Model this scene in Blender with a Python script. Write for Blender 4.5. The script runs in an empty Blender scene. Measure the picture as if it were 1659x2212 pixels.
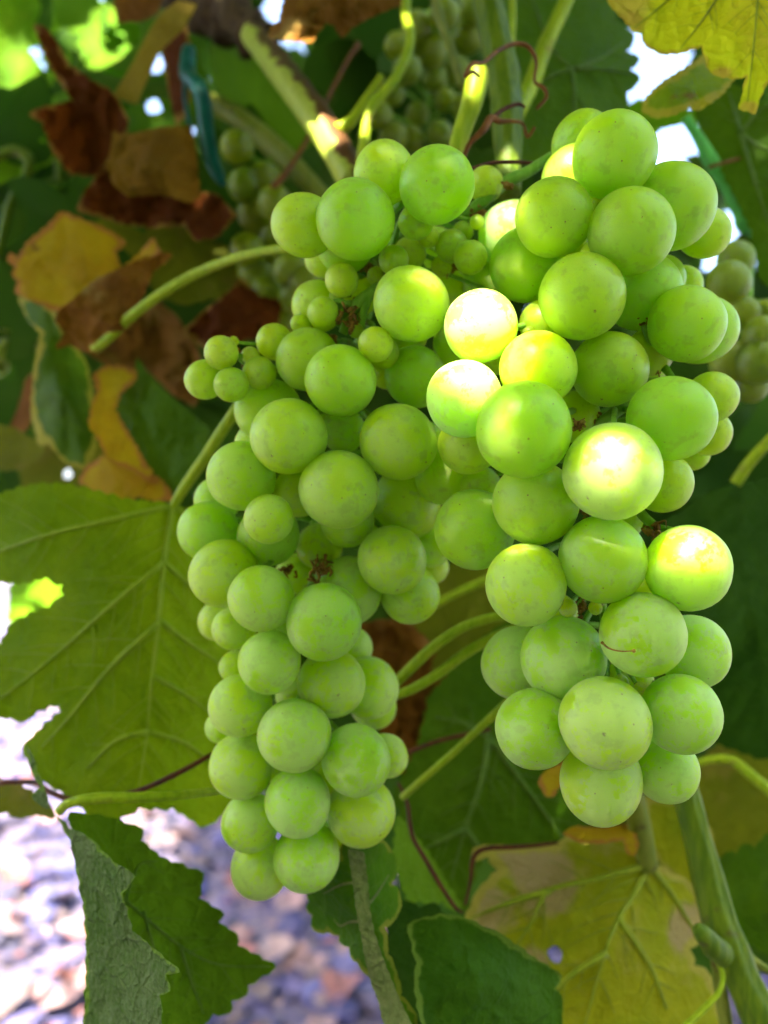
import bpy, math, random
import numpy as np
from mathutils import Vector, Matrix, noise
from mathutils.geometry import delaunay_2d_cdt

random.seed(7)
rng = np.random.default_rng(11)
scene = bpy.context.scene
col = scene.collection

# ------------------------------------------------------------------ camera, sky, sun, exposure
CAM_Z = 1.3                      # camera height above the ground
F, CX, CY = 1700.0, 829.5, 1106.0  # focal length and centre in photo units (1659 x 2212)
cam = bpy.data.cameras.new('camera')
cam.sensor_fit = 'HORIZONTAL'
cam.sensor_width = 36.0
cam.lens = 36.0 * F / 1659.0
cam.clip_start = 0.01
cam.clip_end = 500
cam.dof.use_dof = True
cam.dof.focus_distance = 0.172
cam.dof.aperture_fstop = 12.5
cam_ob = bpy.data.objects.new('camera', cam)
cam_ob.location = (0, 0, CAM_Z)
cam_ob.rotation_euler = (math.radians(90), 0, 0)
col.objects.link(cam_ob)
scene.camera = cam_ob

SUN = Vector((-0.25, -0.60, 0.76)).normalized()      # direction towards the sun
world = bpy.data.worlds.new('World')
scene.world = world
world.use_nodes = True
wn = world.node_tree.nodes
sky = wn.new('ShaderNodeTexSky')
sky.sky_type = 'NISHITA'
sky.sun_disc = False
sky.sun_elevation = math.asin(SUN.z)
sky.sun_rotation = math.atan2(SUN.x, SUN.y)
sky.air_density = 0.7
sky.ozone_density = 0.5
sky.dust_density = 5.0
wn['Background'].inputs['Strength'].default_value = 0.15
world.node_tree.links.new(sky.outputs[0], wn['Background'].inputs['Color'])

sl = bpy.data.lights.new('sun', 'SUN')
sl.energy = 5.0
sl.angle = math.radians(0.5)
sl.color = (1.0, 0.95, 0.86)
sun_ob = bpy.data.objects.new('sun', sl)
sun_ob.rotation_euler = SUN.to_track_quat('Z', 'Y').to_euler()
sun_ob.location = SUN * 20
col.objects.link(sun_ob)

scene.view_settings.view_transform = 'Standard'
scene.view_settings.look = 'None'
scene.view_settings.exposure = 3.3
scene.view_settings.gamma = 1.0
scene.view_settings.use_curve_mapping = False
scene.render.engine = 'CYCLES'
scene.cycles.use_denoising = True
scene.cycles.max_bounces = 7
scene.cycles.diffuse_bounces = 4
scene.cycles.transmission_bounces = 5
scene.cycles.adaptive_threshold = 0.03
scene.cycles.sample_clamp_indirect = 12.0
scene.cycles.caustics_reflective = False
scene.cycles.caustics_refractive = False


def P(x, y, d):
    """photo units and distance (m along the view axis) -> world point"""
    return Vector(((x - CX) / F * d, d, CAM_Z - (y - CY) / F * d))


def Pn(xy, d):
    return np.stack([(xy[:, 0] - CX) / F * d, d, CAM_Z - (xy[:, 1] - CY) / F * d], 1)


def project(v):
    return (CX + v[:, 0] / v[:, 1] * F, CY - (v[:, 2] - CAM_Z) / v[:, 1] * F)


# ------------------------------------------------------------------ object helpers
def tag(o, label=None, cat=None, group=None, kind=None):
    if label: o['label'] = label
    if cat: o['category'] = cat
    if group: o['group'] = group
    if kind: o['kind'] = kind
    return o


def empty(name, loc):
    o = bpy.data.objects.new(name, None)
    o.location = loc
    o.empty_display_size = 0.01
    col.objects.link(o)
    return o


def mesh_ob(name, verts, faces, mat, parent=None, base=None, smooth=True, attrs=None):
    """verts in world space; stored relative to base (or to the parent's location)"""
    verts = np.asarray(verts, float)
    org = np.array(parent.location if parent is not None else (base if base is not None else (0, 0, 0)), float)
    me = bpy.data.meshes.new(name)
    me.from_pydata((verts - org).tolist(), [], [tuple(int(i) for i in f) for f in faces])
    if smooth:
        me.polygons.foreach_set('use_smooth', [True] * len(me.polygons))
    if attrs:
        for k, a in attrs.items():
            at = me.attributes.new(k, 'FLOAT', 'POINT')
            at.data.foreach_set('value', np.asarray(a, np.float32))
    me.materials.append(mat)
    me.update()
    o = bpy.data.objects.new(name, me)
    col.objects.link(o)
    if parent is not None:
        o.parent = parent
    else:
        o.location = org
    return o


def catmull(pts, n=6):
    pts = np.asarray(pts, float)
    if len(pts) < 3:
        t = np.linspace(0, 1, n + 1)[:, None]
        return pts[0] * (1 - t) + pts[-1] * t
    q = np.vstack([2 * pts[0] - pts[1], pts, 2 * pts[-1] - pts[-2]])
    out = []
    for i in range(1, len(q) - 2):
        a, b, c, d = q[i - 1], q[i], q[i + 1], q[i + 2]
        for t in np.arange(n) / n:
            out.append(0.5 * ((2 * b) + (c - a) * t + (2 * a - 5 * b + 4 * c - d) * t * t + (3 * b - a - 3 * c + d) * t ** 3))
    out.append(pts[-1])
    return np.array(out)


def tube_data(pts, rad, sides=8, caps=True, rough=0.0, seed=0, ridge=0.0):
    """pts (n,3) world, rad (n) metres -> verts, faces"""
    pts = np.asarray(pts, float)
    n = len(pts)
    rad = np.broadcast_to(np.asarray(rad, float), (n,))
    V, Fc = [], []
    up = Vector((0, 1, 0))
    prev = None
    for i in range(n):
        t = Vector(pts[min(i + 1, n - 1)] - pts[max(i - 1, 0)])
        if t.length < 1e-9: t = Vector((0, 0, 1))
        t.normalize()
        if prev is None:
            a = t.cross(up)
            if a.length < 1e-3: a = t.cross(Vector((1, 0, 0)))
            a.normalize()
        else:
            a = (prev - t * prev.dot(t))
            if a.length < 1e-6: a = t.cross(up)
            a.normalize()
        prev = a
        b = t.cross(a)
        for k in range(sides):
            w = 2 * math.pi * k / sides
            r = rad[i]
            if rough:
                r *= 1 + rough * noise.noise(Vector((pts[i][0], pts[i][1], pts[i][2])) * 90 + Vector((math.cos(w) * 1.2, math.sin(w) * 1.2, seed)))
            if ridge: r *= 1 + ridge * math.cos(9 * w + 0.8 * math.sin(i * 0.35)) + ridge * 0.6 * math.sin(5 * w)
            V.append(Vector(pts[i]) + (a * math.cos(w) + b * math.sin(w)) * r)
    for i in range(n - 1):
        for k in range(sides):
            k2 = (k + 1) % sides
            Fc.append((i * sides + k, i * sides + k2, (i + 1) * sides + k2, (i + 1) * sides + k))
    if caps:
        Fc.append(tuple(range(sides))[::-1])
        Fc.append(tuple((n - 1) * sides + k for k in range(sides)))
    return np.array([tuple(v) for v in V]), Fc


def merge(parts):
    V, Fc, o = [], [], 0
    for v, f in parts:
        V.append(np.asarray(v)); Fc += [tuple(i + o for i in ff) for ff in f]; o += len(v)
    return np.vstack(V), Fc


def stem_pts(pp, n=7):
    """[(x,y,d,r_px)...] -> smooth world points and radii in metres"""
    a = catmull(np.array(pp, float), n)
    return Pn(a[:, :2], a[:, 2]), a[:, 3] * a[:, 2] / F


def stem(name, pp, mat, parent=None, sides=10, rough=0.09, n=7, seed=0, ridge=0.0):
    pts, rad = stem_pts(pp, n)
    v, f = tube_data(pts, rad, sides, True, rough, seed, ridge)
    return mesh_ob(name, v, f, mat, parent, base=pts[0])


# ------------------------------------------------------------------ materials
class NT:
    def __init__(self, name):
        self.m = bpy.data.materials.new(name)
        self.m.use_nodes = True
        self.t = self.m.node_tree
        self.t.nodes.clear()
        self.out = self.t.nodes.new('ShaderNodeOutputMaterial')

    def n(self, typ, ins=None, **props):
        nd = self.t.nodes.new('ShaderNode' + typ)
        for k, v in props.items(): setattr(nd, k, v)
        for k, v in (ins or {}).items():
            s = nd.inputs[k]
            if isinstance(v, bpy.types.NodeSocket): self.t.links.new(v, s)
            else: s.default_value = v
        return nd

    def mix(self, f, a, b, blend='MIX'):
        nd = self.t.nodes.new('ShaderNodeMix')
        nd.data_type = 'RGBA'; nd.blend_type = blend
        for s, v in ((nd.inputs[0], f), (nd.inputs[6], a), (nd.inputs[7], b)):
            if isinstance(v, bpy.types.NodeSocket): self.t.links.new(v, s)
            else: s.default_value = v if not isinstance(v, tuple) else (*v, 1.0)[:4]
        return nd.outputs[2]

    def math(self, op, a, b=0.0, clamp=False):
        nd = self.t.nodes.new('ShaderNodeMath')
        nd.operation = op; nd.use_clamp = clamp
        for s, v in ((nd.inputs[0], a), (nd.inputs[1], b)):
            if isinstance(v, bpy.types.NodeSocket): self.t.links.new(v, s)
            else: s.default_value = v
        return nd.outputs[0]

    def ramp(self, v, lo, hi, a=0.0, b=1.0):
        nd = self.n('MapRange', {0: v, 1: lo, 2: hi, 3: a, 4: b}, interpolation_type='SMOOTHSTEP')
        return nd.outputs[0]

    def noise(self, vec, scale, detail=3.0, rough=0.55):
        return self.n('TexNoise', {'Vector': vec, 'Scale': scale, 'Detail': detail, 'Roughness': rough}).outputs['Fac']


def c4(c): return (c[0], c[1], c[2], 1.0)


def leaf_mat(name, a, b, vein=None, edge=None, edge_w=0.0, spot=None, spot_amt=0.0, trans=0.35, tcol=None, rough=0.5,
             streak=None, patch=None, patch_lo=0.55, scale=1.0, scorch=None):
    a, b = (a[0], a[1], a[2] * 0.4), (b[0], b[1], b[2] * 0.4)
    t = NT(name)
    co = t.n('TexCoord').outputs['Object']
    rnd = t.n('ObjectInfo').outputs['Random']
    off = t.n('VectorMath', {0: co, 1: t.n('CombineXYZ', {0: rnd, 1: rnd, 2: rnd}).outputs[0]}, operation='ADD').outputs[0]
    vd = t.n('Attribute', attribute_name='vd').outputs['Fac']
    ed = t.n('Attribute', attribute_name='ed').outputs['Fac']
    n1 = t.noise(off, 45 * scale, 4)
    n2 = t.noise(off, 260 * scale, 3)
    c = t.mix(t.ramp(n1, 0.35, 0.65), a, b)
    if patch:
        c = t.mix(t.ramp(t.noise(off, 30 * scale, 5, 0.6), patch_lo, patch_lo + 0.12), c, patch)
    # fine net of small veins
    vor = t.n('TexVoronoi', {'Vector': off, 'Scale': 420.0 * scale}, feature='DISTANCE_TO_EDGE').outputs['Distance']
    vor2 = t.n('TexVoronoi', {'Vector': off, 'Scale': 130.0 * scale}, feature='DISTANCE_TO_EDGE').outputs['Distance']
    net = t.math('MAXIMUM', t.ramp(vor, 0.0, 0.10, 0.6, 0.0), t.ramp(vor2, 0.0, 0.05, 1.0, 0.0))
    vc = vein or (a[0] * 1.7, a[1] * 1.5, a[2] * 1.6)
    c = t.mix(t.math('MULTIPLY', net, 0.22), c, vc)
    c = t.mix(t.ramp(vd, 0.0, 0.035, 0.5, 0.0), c, vc)
    c = t.mix(t.ramp(n2, 0.3, 0.75, 0.0, 0.35), c, (a[0] * 0.55, a[1] * 0.6, a[2] * 0.6))
    if streak:
        st = t.n('Mapping', {'Vector': off, 'Scale': (1500, 900, 700), 'Rotation': (0.0, 0.6, 0.0)}).outputs[0]
        c = t.mix(t.ramp(t.math('ADD', t.math('MULTIPLY', t.noise(st, 1.0, 4, 0.7), 0.6), t.math('MULTIPLY', n1, 0.4)), 0.40, 0.62, 0.0, 0.6), c, streak)
    if scorch:     # withered areas of the blade
        sc = t.n('Attribute', attribute_name='sc').outputs['Fac']
        sc = t.math('ADD', sc, t.ramp(n1, 0.2, 0.8, -0.22, 0.22))
        sc = t.math('ADD', sc, t.ramp(n2, 0.2, 0.8, -0.08, 0.08))
        c = t.mix(t.ramp(sc, 0.25, 0.55), c, scorch)
    if edge:
        e = t.math('ADD', ed, t.ramp(n1, 0.2, 0.8, -0.10, 0.10))
        e = t.math('ADD', e, t.ramp(n2, 0.2, 0.8, -0.05, 0.05))
        c = t.mix(t.ramp(e, edge_w * 0.55, edge_w, 1.0, 0.0), c, edge)
    if spot:
        s = t.noise(off, 85 * scale, 4, 0.6)
        c = t.mix(t.ramp(s, 0.62 - spot_amt, 0.68 - spot_amt), c, spot)
    dry = rough > 0.7
    h = t.math('ADD', t.ramp(vor2, 0.0, 0.12, 0.6, 0.0), t.math('ADD', t.ramp(vor, 0, 0.2, 0.35, 0.0), t.math('MULTIPLY', n2, 0.5)))
    if dry:      # papery crumple
        h = t.math('ADD', h, t.math('MULTIPLY', t.noise(off, 110, 5, 0.65), 4.0))
    bp = t.n('Bump', {'Height': h, 'Strength': 0.8 if dry else 0.5, 'Distance': 0.0012 if dry else 0.0007}).outputs[0]
    pr = t.n('BsdfPrincipled', {'Base Color': c, 'Roughness': rough, 'Specular IOR Level': 0.06, 'Normal': bp})
    tc = t.mix(0.75, c, tcol or (min(1, b[0] * 2.2), min(1, b[1] * 2.2), b[2] * 1.2), 'MIX')
    tl = t.n('BsdfTranslucent', {'Color': tc, 'Normal': bp})
    mx = t.n('MixShader', {0: trans, 1: pr.outputs[0], 2: tl.outputs[0]})
    t.t.links.new(mx.outputs[0], t.out.inputs[0])
    return t.m


def mass_mat(name, a, b, tcol, trans=0.4):
    t = NT(name)
    co = t.n('TexCoord').outputs['Object']
    c = t.mix(t.ramp(t.noise(co, 14, 2), 0.35, 0.65), a, b)
    pr = t.n('BsdfPrincipled', {'Base Color': c, 'Roughness': 0.5, 'Specular IOR Level': 0.06})
    tl = t.n('BsdfTranslucent', {'Color': t.mix(0.7, c, tcol)})
    mx = t.n('MixShader', {0: trans, 1: pr.outputs[0], 2: tl.outputs[0]})
    t.t.links.new(mx.outputs[0], t.out.inputs[0])
    return t.m


def stem_mat(name, a, b, spot=(0.10, 0.05, 0.02), spot_amt=0.0, rough=0.45, bump=0.3, sss=0.0, split=None):
    t = NT(name)
    co = t.n('TexCoord').outputs['Object']
    st = t.n('Mapping', {'Vector': co, 'Scale': (500, 500, 60)}).outputs[0]
    n1 = t.noise(st, 1.0, 4)
    n2 = t.noise(co, 110, 4)
    c = t.mix(t.ramp(n1, 0.35, 0.65), a, b)
    c = t.mix(t.ramp(n2, 0.62 - spot_amt, 0.72 - spot_amt, 0, 0.85), c, spot)
    if split:     # brown on one flank, green on the other
        sx = t.n('SeparateXYZ', {0: co})
        side = t.math('ADD', t.math('MULTIPLY', sx.outputs[0], 0.90), t.math('MULTIPLY', sx.outputs[2], 0.43))
        side = t.math('ADD', side, t.ramp(n2, 0.2, 0.8, -0.003, 0.003))
        c = t.mix(t.ramp(side, -0.0005, 0.0012), c, split)
    bp = t.n('Bump', {'Height': n1, 'Strength': bump, 'Distance': 0.001}).outputs[0]
    pr = t.n('BsdfPrincipled', {'Base Color': c, 'Roughness': rough, 'Specular IOR Level': 0.13, 'Normal': bp})
    if sss:
        pr.inputs['Subsurface Weight'].default_value = sss
        pr.inputs['Subsurface Radius'].default_value = (0.8, 1.0, 0.2)
        pr.inputs['Subsurface Scale'].default_value = 0.003
    t.t.links.new(pr.outputs[0], t.out.inputs[0])
    return t.m


def grape_mat(name, a, b, bloomc, scale=0.027, wax_w=0.20):
    t = NT(name)
    co = t.n('TexCoord').outputs['Object']
    rnd = t.n('ObjectInfo').outputs['Random']
    r100 = t.math('MULTIPLY', rnd, 40.0)
    off = t.n('VectorMath', {0: co, 1: t.n('CombineXYZ', {0: r100, 1: r100, 2: r100}).outputs[0]}, operation='ADD').outputs[0]
    att = t.n('Attribute', attribute_name='bloom', attribute_type='OBJECT').outputs['Fac']
    n1 = t.noise(off, 1.3, 3)
    n2 = t.noise(off, 7.0, 5, 0.7)
    n3 = t.noise(off, 26.0, 3, 0.7)
    n4 = t.noise(off, 2.6, 4, 0.6)
    base = t.mix(rnd, a, b)
    # olive blotches under the skin
    base = t.mix(t.ramp(n4, 0.52, 0.68, 0.0, 0.5), base, (a[0] * 0.72, a[1] * 0.60, a[2] * 0.5))
    # waxy bloom, rubbed off in patches with sharp borders
    bm = t.math('ADD', t.math('MULTIPLY', n1, 0.55), t.math('MULTIPLY', n2, 0.45))
    bm = t.ramp(bm, 0.46, 0.51, 0.0, 1.0)
    bm = t.math('MULTIPLY', bm, t.ramp(n3, 0.25, 0.6, 0.7, 1.0))
    bm = t.math('ADD', t.math('MULTIPLY', bm, att), t.math('MAXIMUM', t.math('SUBTRACT', att, 1.0), 0.0), clamp=True)  # excess lifts the whole skin, whitening the sun-struck berries
    c = t.mix(t.math('MULTIPLY', bm, 0.25), base, bloomc)
    # dark specks (lenticels) and a few brown marks
    vo = t.n('TexVoronoi', {'Vector': off, 'Scale': 3.4, 'Randomness': 1.0}, feature='F1')
    sp = t.ramp(vo.outputs['Distance'], 0.045, 0.085, 0.95, 0.0)
    pick = t.n('SeparateColor', {0: vo.outputs['Color']}).outputs[0]
    sp = t.math('MULTIPLY', sp, t.ramp(pick, 0.25, 0.35))
    c = t.mix(sp, c, (0.13, 0.08, 0.015))
    vo2 = t.n('TexVoronoi', {'Vector': off, 'Scale': 9.0, 'Randomness': 1.0}, feature='F1')
    sp2 = t.ramp(vo2.outputs['Distance'], 0.06, 0.14, 0.4, 0.0)
    sp2 = t.math('MULTIPLY', sp2, t.ramp(n4, 0.40, 0.55))
    c = t.mix(sp2, c, (a[0] * 0.5, a[1] * 0.5, a[2] * 0.3))
    # the small scar at the berry's free end
    dv = t.n('VectorMath', {0: co, 1: (0, 0, -1.0)}, operation='DISTANCE').outputs['Value']
    c = t.mix(t.ramp(t.math('ADD', dv, t.ramp(n3, 0.2, 0.8, -0.03, 0.03)), 0.02, 0.05, t.ramp(rnd, 0.45, 0.55, 0.0, 0.9), 0.0), c, (0.10, 0.055, 0.015))
    rough = t.math('ADD', 0.34, t.math('MULTIPLY', bm, 0.16))
    bp = t.n('Bump', {'Height': t.math('ADD', n2, t.math('MULTIPLY', n3, 0.4)), 'Strength': 0.08, 'Distance': 0.02}).outputs[0]
    pr = t.n('BsdfPrincipled', {'Base Color': c, 'Roughness': rough, 'Specular IOR Level': 0.38, 'Normal': bp,
                                'Subsurface Weight': 1.0,
                                'Subsurface Radius': (1.0, 1.0, 0.25), 'Subsurface Scale': scale,
                                'Sheen Weight': t.math('MULTIPLY', bm, 0.03), 'Sheen Roughness': 0.4})
    # part of the light passes straight through the watery flesh
    rf = t.n('BsdfRefraction', {'Color': t.mix(0.5, base, (0.80, 0.97, 0.12)), 'Roughness': 0.32, 'IOR': 1.25, 'Normal': bp})
    mx = t.n('MixShader', {0: t.math('SUBTRACT', 0.24, t.math('MULTIPLY', bm, 0.10)), 1: pr.outputs[0], 2: rf.outputs[0]})
    wax = t.n('BsdfDiffuse', {'Color': (0.66, 0.76, 0.50, 1.0)})
    mw = t.n('MixShader', {0: t.math('ADD', wax_w * 0.1, t.math('MULTIPLY', bm, wax_w)), 1: mx.outputs[0], 2: wax.outputs[0]})
    t.t.links.new(mw.outputs[0], t.out.inputs[0])
    return t.m


M = {}
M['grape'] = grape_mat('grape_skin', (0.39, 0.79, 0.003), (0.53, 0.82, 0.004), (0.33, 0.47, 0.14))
M['grape_shade_tint'] = grape_mat('grape_skin_shaded_bunch', (0.16, 0.24, 0.004), (0.22, 0.27, 0.006), (0.26, 0.31, 0.06), wax_w=0.06)  # same skin, with the shade on the back bunches put into its colour
M['stalk'] = stem_mat('green_stalk', (0.16, 0.34, 0.03), (0.24, 0.42, 0.05), (0.16, 0.09, 0.02), 0.02, sss=0.4)
M['petiole'] = stem_mat('leaf_stalk', (0.26, 0.36, 0.010), (0.36, 0.44, 0.016), (0.22, 0.20, 0.03), 0.0, sss=0.4)
M['cane'] = stem_mat('green_cane', (0.075, 0.135, 0.005), (0.135, 0.195, 0.007), (0.10, 0.09, 0.02), 0.02, bump=0.6)
M['cane_yellow'] = stem_mat('yellow_cane', (0.38, 0.44, 0.05), (0.30, 0.36, 0.04), (0.16, 0.09, 0.02), 0.0, split=(0.10, 0.045, 0.015))
M['cane_olive'] = stem_mat('olive_cane', (0.22, 0.24, 0.03), (0.16, 0.20, 0.02), (0.10, 0.06, 0.02), 0.03)
M['cane_backlit'] = stem_mat('backlit_green_shoot', (0.10, 0.42, 0.08), (0.14, 0.50, 0.10), (0.10, 0.30, 0.05), 0.0, sss=0.5)  # backlight on the shoot is put into this brighter green
M['wood'] = stem_mat('old_wood', (0.035, 0.02, 0.010), (0.09, 0.055, 0.02), (0.30, 0.22, 0.10), 0.0, rough=0.8, bump=1.0)
M['tendril'] = stem_mat('dry_tendril', (0.07, 0.018, 0.006), (0.12, 0.035, 0.010), (0.05, 0.02, 0.01), 0.05)
M['tendril_orange'] = stem_mat('orange_tendril', (0.24, 0.085, 0.012), (0.14, 0.05, 0.010), (0.10, 0.04, 0.02), 0.05)
M['dry'] = stem_mat('dry_blossom', (0.32, 0.17, 0.03), (0.16, 0.07, 0.018), (0.45, 0.30, 0.06), 0.08, rough=0.8)
M['tie'] = stem_mat('teal_plastic', (0.004, 0.07, 0.045), (0.006, 0.09, 0.06), (0.02, 0.2, 0.15), 0.0, rough=0.3, bump=0.05)

G_UNDER = leaf_mat('leaf_green_underside', (0.12, 0.225, 0.006), (0.19, 0.29, 0.008), vein=(0.26, 0.36, 0.03), trans=0.40, rough=0.6)
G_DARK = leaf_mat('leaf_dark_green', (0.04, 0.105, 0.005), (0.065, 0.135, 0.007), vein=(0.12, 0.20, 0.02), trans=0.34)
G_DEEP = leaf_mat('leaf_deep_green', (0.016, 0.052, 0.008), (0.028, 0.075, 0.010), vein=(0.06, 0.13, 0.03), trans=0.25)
G_MID = leaf_mat('leaf_mid_green', (0.065, 0.15, 0.012), (0.09, 0.18, 0.015), vein=(0.15, 0.25, 0.03), trans=0.4)
G_LIME = leaf_mat('leaf_lime_green', (0.10, 0.26, 0.015), (0.16, 0.32, 0.02), trans=0.5, patch=(0.26, 0.30, 0.02), patch_lo=0.58)
G_MARGIN = leaf_mat('leaf_green_yellow_margin', (0.05, 0.12, 0.012), (0.075, 0.15, 0.015), edge=(0.40, 0.34, 0.03), edge_w=0.16, trans=0.35)
G_TEETH = leaf_mat('leaf_green_brown_teeth', (0.05, 0.14, 0.010), (0.07, 0.17, 0.012), vein=(0.22, 0.28, 0.06), edge=(0.28, 0.27, 0.03), edge_w=0.07, trans=0.4)
G_FELT = leaf_mat('leaf_felted_underside', (0.06, 0.12, 0.03), (0.09, 0.15, 0.07), vein=(0.16, 0.20, 0.09), trans=0.15, rough=0.85, streak=(0.19, 0.23, 0.11), edge=(0.16, 0.26, 0.03), edge_w=0.035)
PALE_FELT = leaf_mat('leaf_pale_felt', (0.20, 0.23, 0.20), (0.26, 0.28, 0.26), trans=0.1, rough=0.9, streak=(0.11, 0.16, 0.04))
OLIVE = leaf_mat('leaf_olive', (0.12, 0.14, 0.015), (0.17, 0.18, 0.02), trans=0.35, patch=(0.20, 0.15, 0.03))
YELLOW = leaf_mat('leaf_yellow', (0.46, 0.33, 0.015), (0.36, 0.20, 0.015), vein=(0.42, 0.38, 0.03), edge=(0.34, 0.13, 0.03), edge_w=0.06, spot=(0.12, 0.07, 0.02), spot_amt=-0.04, trans=0.35, rough=0.65)
YELLOW_TOP = leaf_mat('leaf_yellow_green', (0.55, 0.50, 0.02), (0.42, 0.46, 0.02), vein=(0.30, 0.40, 0.03), edge=(0.36, 0.16, 0.03), edge_w=0.035, trans=0.45, patch=(0.50, 0.34, 0.03), patch_lo=0.52, scorch=(0.40, 0.17, 0.05))
YELLOW_PALE = leaf_mat('leaf_pale_yellow_green', (0.20, 0.26, 0.012), (0.30, 0.31, 0.02), vein=(0.16, 0.25, 0.02), trans=0.4, patch=(0.40, 0.33, 0.08), patch_lo=0.55, edge=(0.36, 0.30, 0.06), edge_w=0.20, scorch=(0.34, 0.23, 0.13))
BROWN = leaf_mat('leaf_dry_brown', (0.26, 0.11, 0.025), (0.15, 0.055, 0.015), vein=(0.30, 0.16, 0.05), trans=0.25, rough=0.75, patch=(0.36, 0.24, 0.06))
RUST = leaf_mat('leaf_dry_rust', (0.075, 0.017, 0.005), (0.12, 0.030, 0.007), vein=(0.15, 0.06, 0.015), trans=0.25, rough=0.75, edge=(0.30, 0.17, 0.03), edge_w=0.06)
TAN = leaf_mat('leaf_dry_tan', (0.24, 0.125, 0.022), (0.16, 0.08, 0.015), vein=(0.28, 0.16, 0.04), trans=0.3, rough=0.75)
ROSY = leaf_mat('leaf_rosy_brown', (0.20, 0.10, 0.05), (0.24, 0.10, 0.05), trans=0.25, rough=0.75, patch=(0.14, 0.12, 0.02))
CANOPY = mass_mat('canopy_leaf', (0.05, 0.12, 0.010), (0.08, 0.16, 0.012), (0.16, 0.34, 0.02), 0.4)
BACKLEAF = mass_mat('background_leaf', (0.03, 0.085, 0.008), (0.06, 0.12, 0.010), (0.12, 0.30, 0.02), 0.35)

DRY = (BROWN, RUST, TAN, ROSY, YELLOW)

# ------------------------------------------------------------------ traced leaf blades
def in_poly(pts, poly):
    x, y = pts[:, 0], pts[:, 1]
    ins = np.zeros(len(pts), bool)
    j = len(poly) - 1
    for i in range(len(poly)):
        xi, yi = poly[i]; xj, yj = poly[j]
        c = ((yi > y) != (yj > y)) & (x < (xj - xi) * (y - yi) / (yj - yi + 1e-12) + xi)
        ins ^= c
        j = i
    return ins


def seg_dist(pts, line, closed=False):
    line = np.asarray(line, float)
    nxt = np.roll(line, -1, 0) if closed else line[1:]
    cur = line if closed else line[:-1]
    best = np.full(len(pts), 1e9)
    for a, b in zip(cur, nxt):
        ab = b - a
        t = np.clip(((pts - a) @ ab) / (ab @ ab + 1e-9), 0, 1)
        best = np.minimum(best, np.linalg.norm(pts - (a + t[:, None] * ab), axis=1))
    return best


class TPS:
    def __init__(self, ctrl):
        c = np.asarray(ctrl, float)
        self.s = 300.0
        self.p = c[:, :2] / self.s
        n = len(c)
        if n < 3:
            self.w = None; self.d = c[:, 2].mean(); return
        r = np.linalg.norm(self.p[:, None] - self.p[None], axis=2)
        K = np.where(r > 0, r * r * np.log(r + 1e-12), 0) + np.eye(n) * 1e-6
        Q = np.hstack([np.ones((n, 1)), self.p])
        A = np.vstack([np.hstack([K, Q]), np.hstack([Q.T, np.zeros((3, 3))])])
        self.w = np.linalg.solve(A + np.eye(n + 3) * 1e-12, np.concatenate([c[:, 2], np.zeros(3)]))

    def __call__(self, xy):
        xy = np.asarray(xy, float) / self.s
        if self.w is None: return np.full(len(xy), self.d)
        r = np.linalg.norm(xy[:, None] - self.p[None], axis=2)
        K = np.where(r > 0, r * r * np.log(r + 1e-12), 0)
        return K @ self.w[:-3] + np.hstack([np.ones((len(xy), 1)), xy]) @ self.w[-3:]


def serrate(outline, size, spacing, rs):
    o = np.asarray(outline, float)
    area = 0.5 * np.sum(o[:, 0] * np.roll(o[:, 1], -1) - np.roll(o[:, 0], -1) * o[:, 1])
    sgn = 1.0 if area > 0 else -1.0
    out = []
    for a, b in zip(o, np.roll(o, -1, 0)):
        L = np.linalg.norm(b - a)
        t = (b - a) / (L + 1e-9)
        nrm = np.array([t[1], -t[0]]) * sgn
        n = max(1, int(round(L / spacing)))
        for k in range(n):
            s = L * k / n
            w = L / n
            h = size * rs.uniform(0.5, 1.25) * min(1.0, w / spacing)
            out.append(a + t * s)
            if size > 0:
                out.append(a + t * (s + w * 0.32) + nrm * h * 0.55)
                out.append(a + t * (s + w * rs.uniform(0.55, 0.75)) + nrm * h)
    return np.array(out)


_seed = [0]


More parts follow.
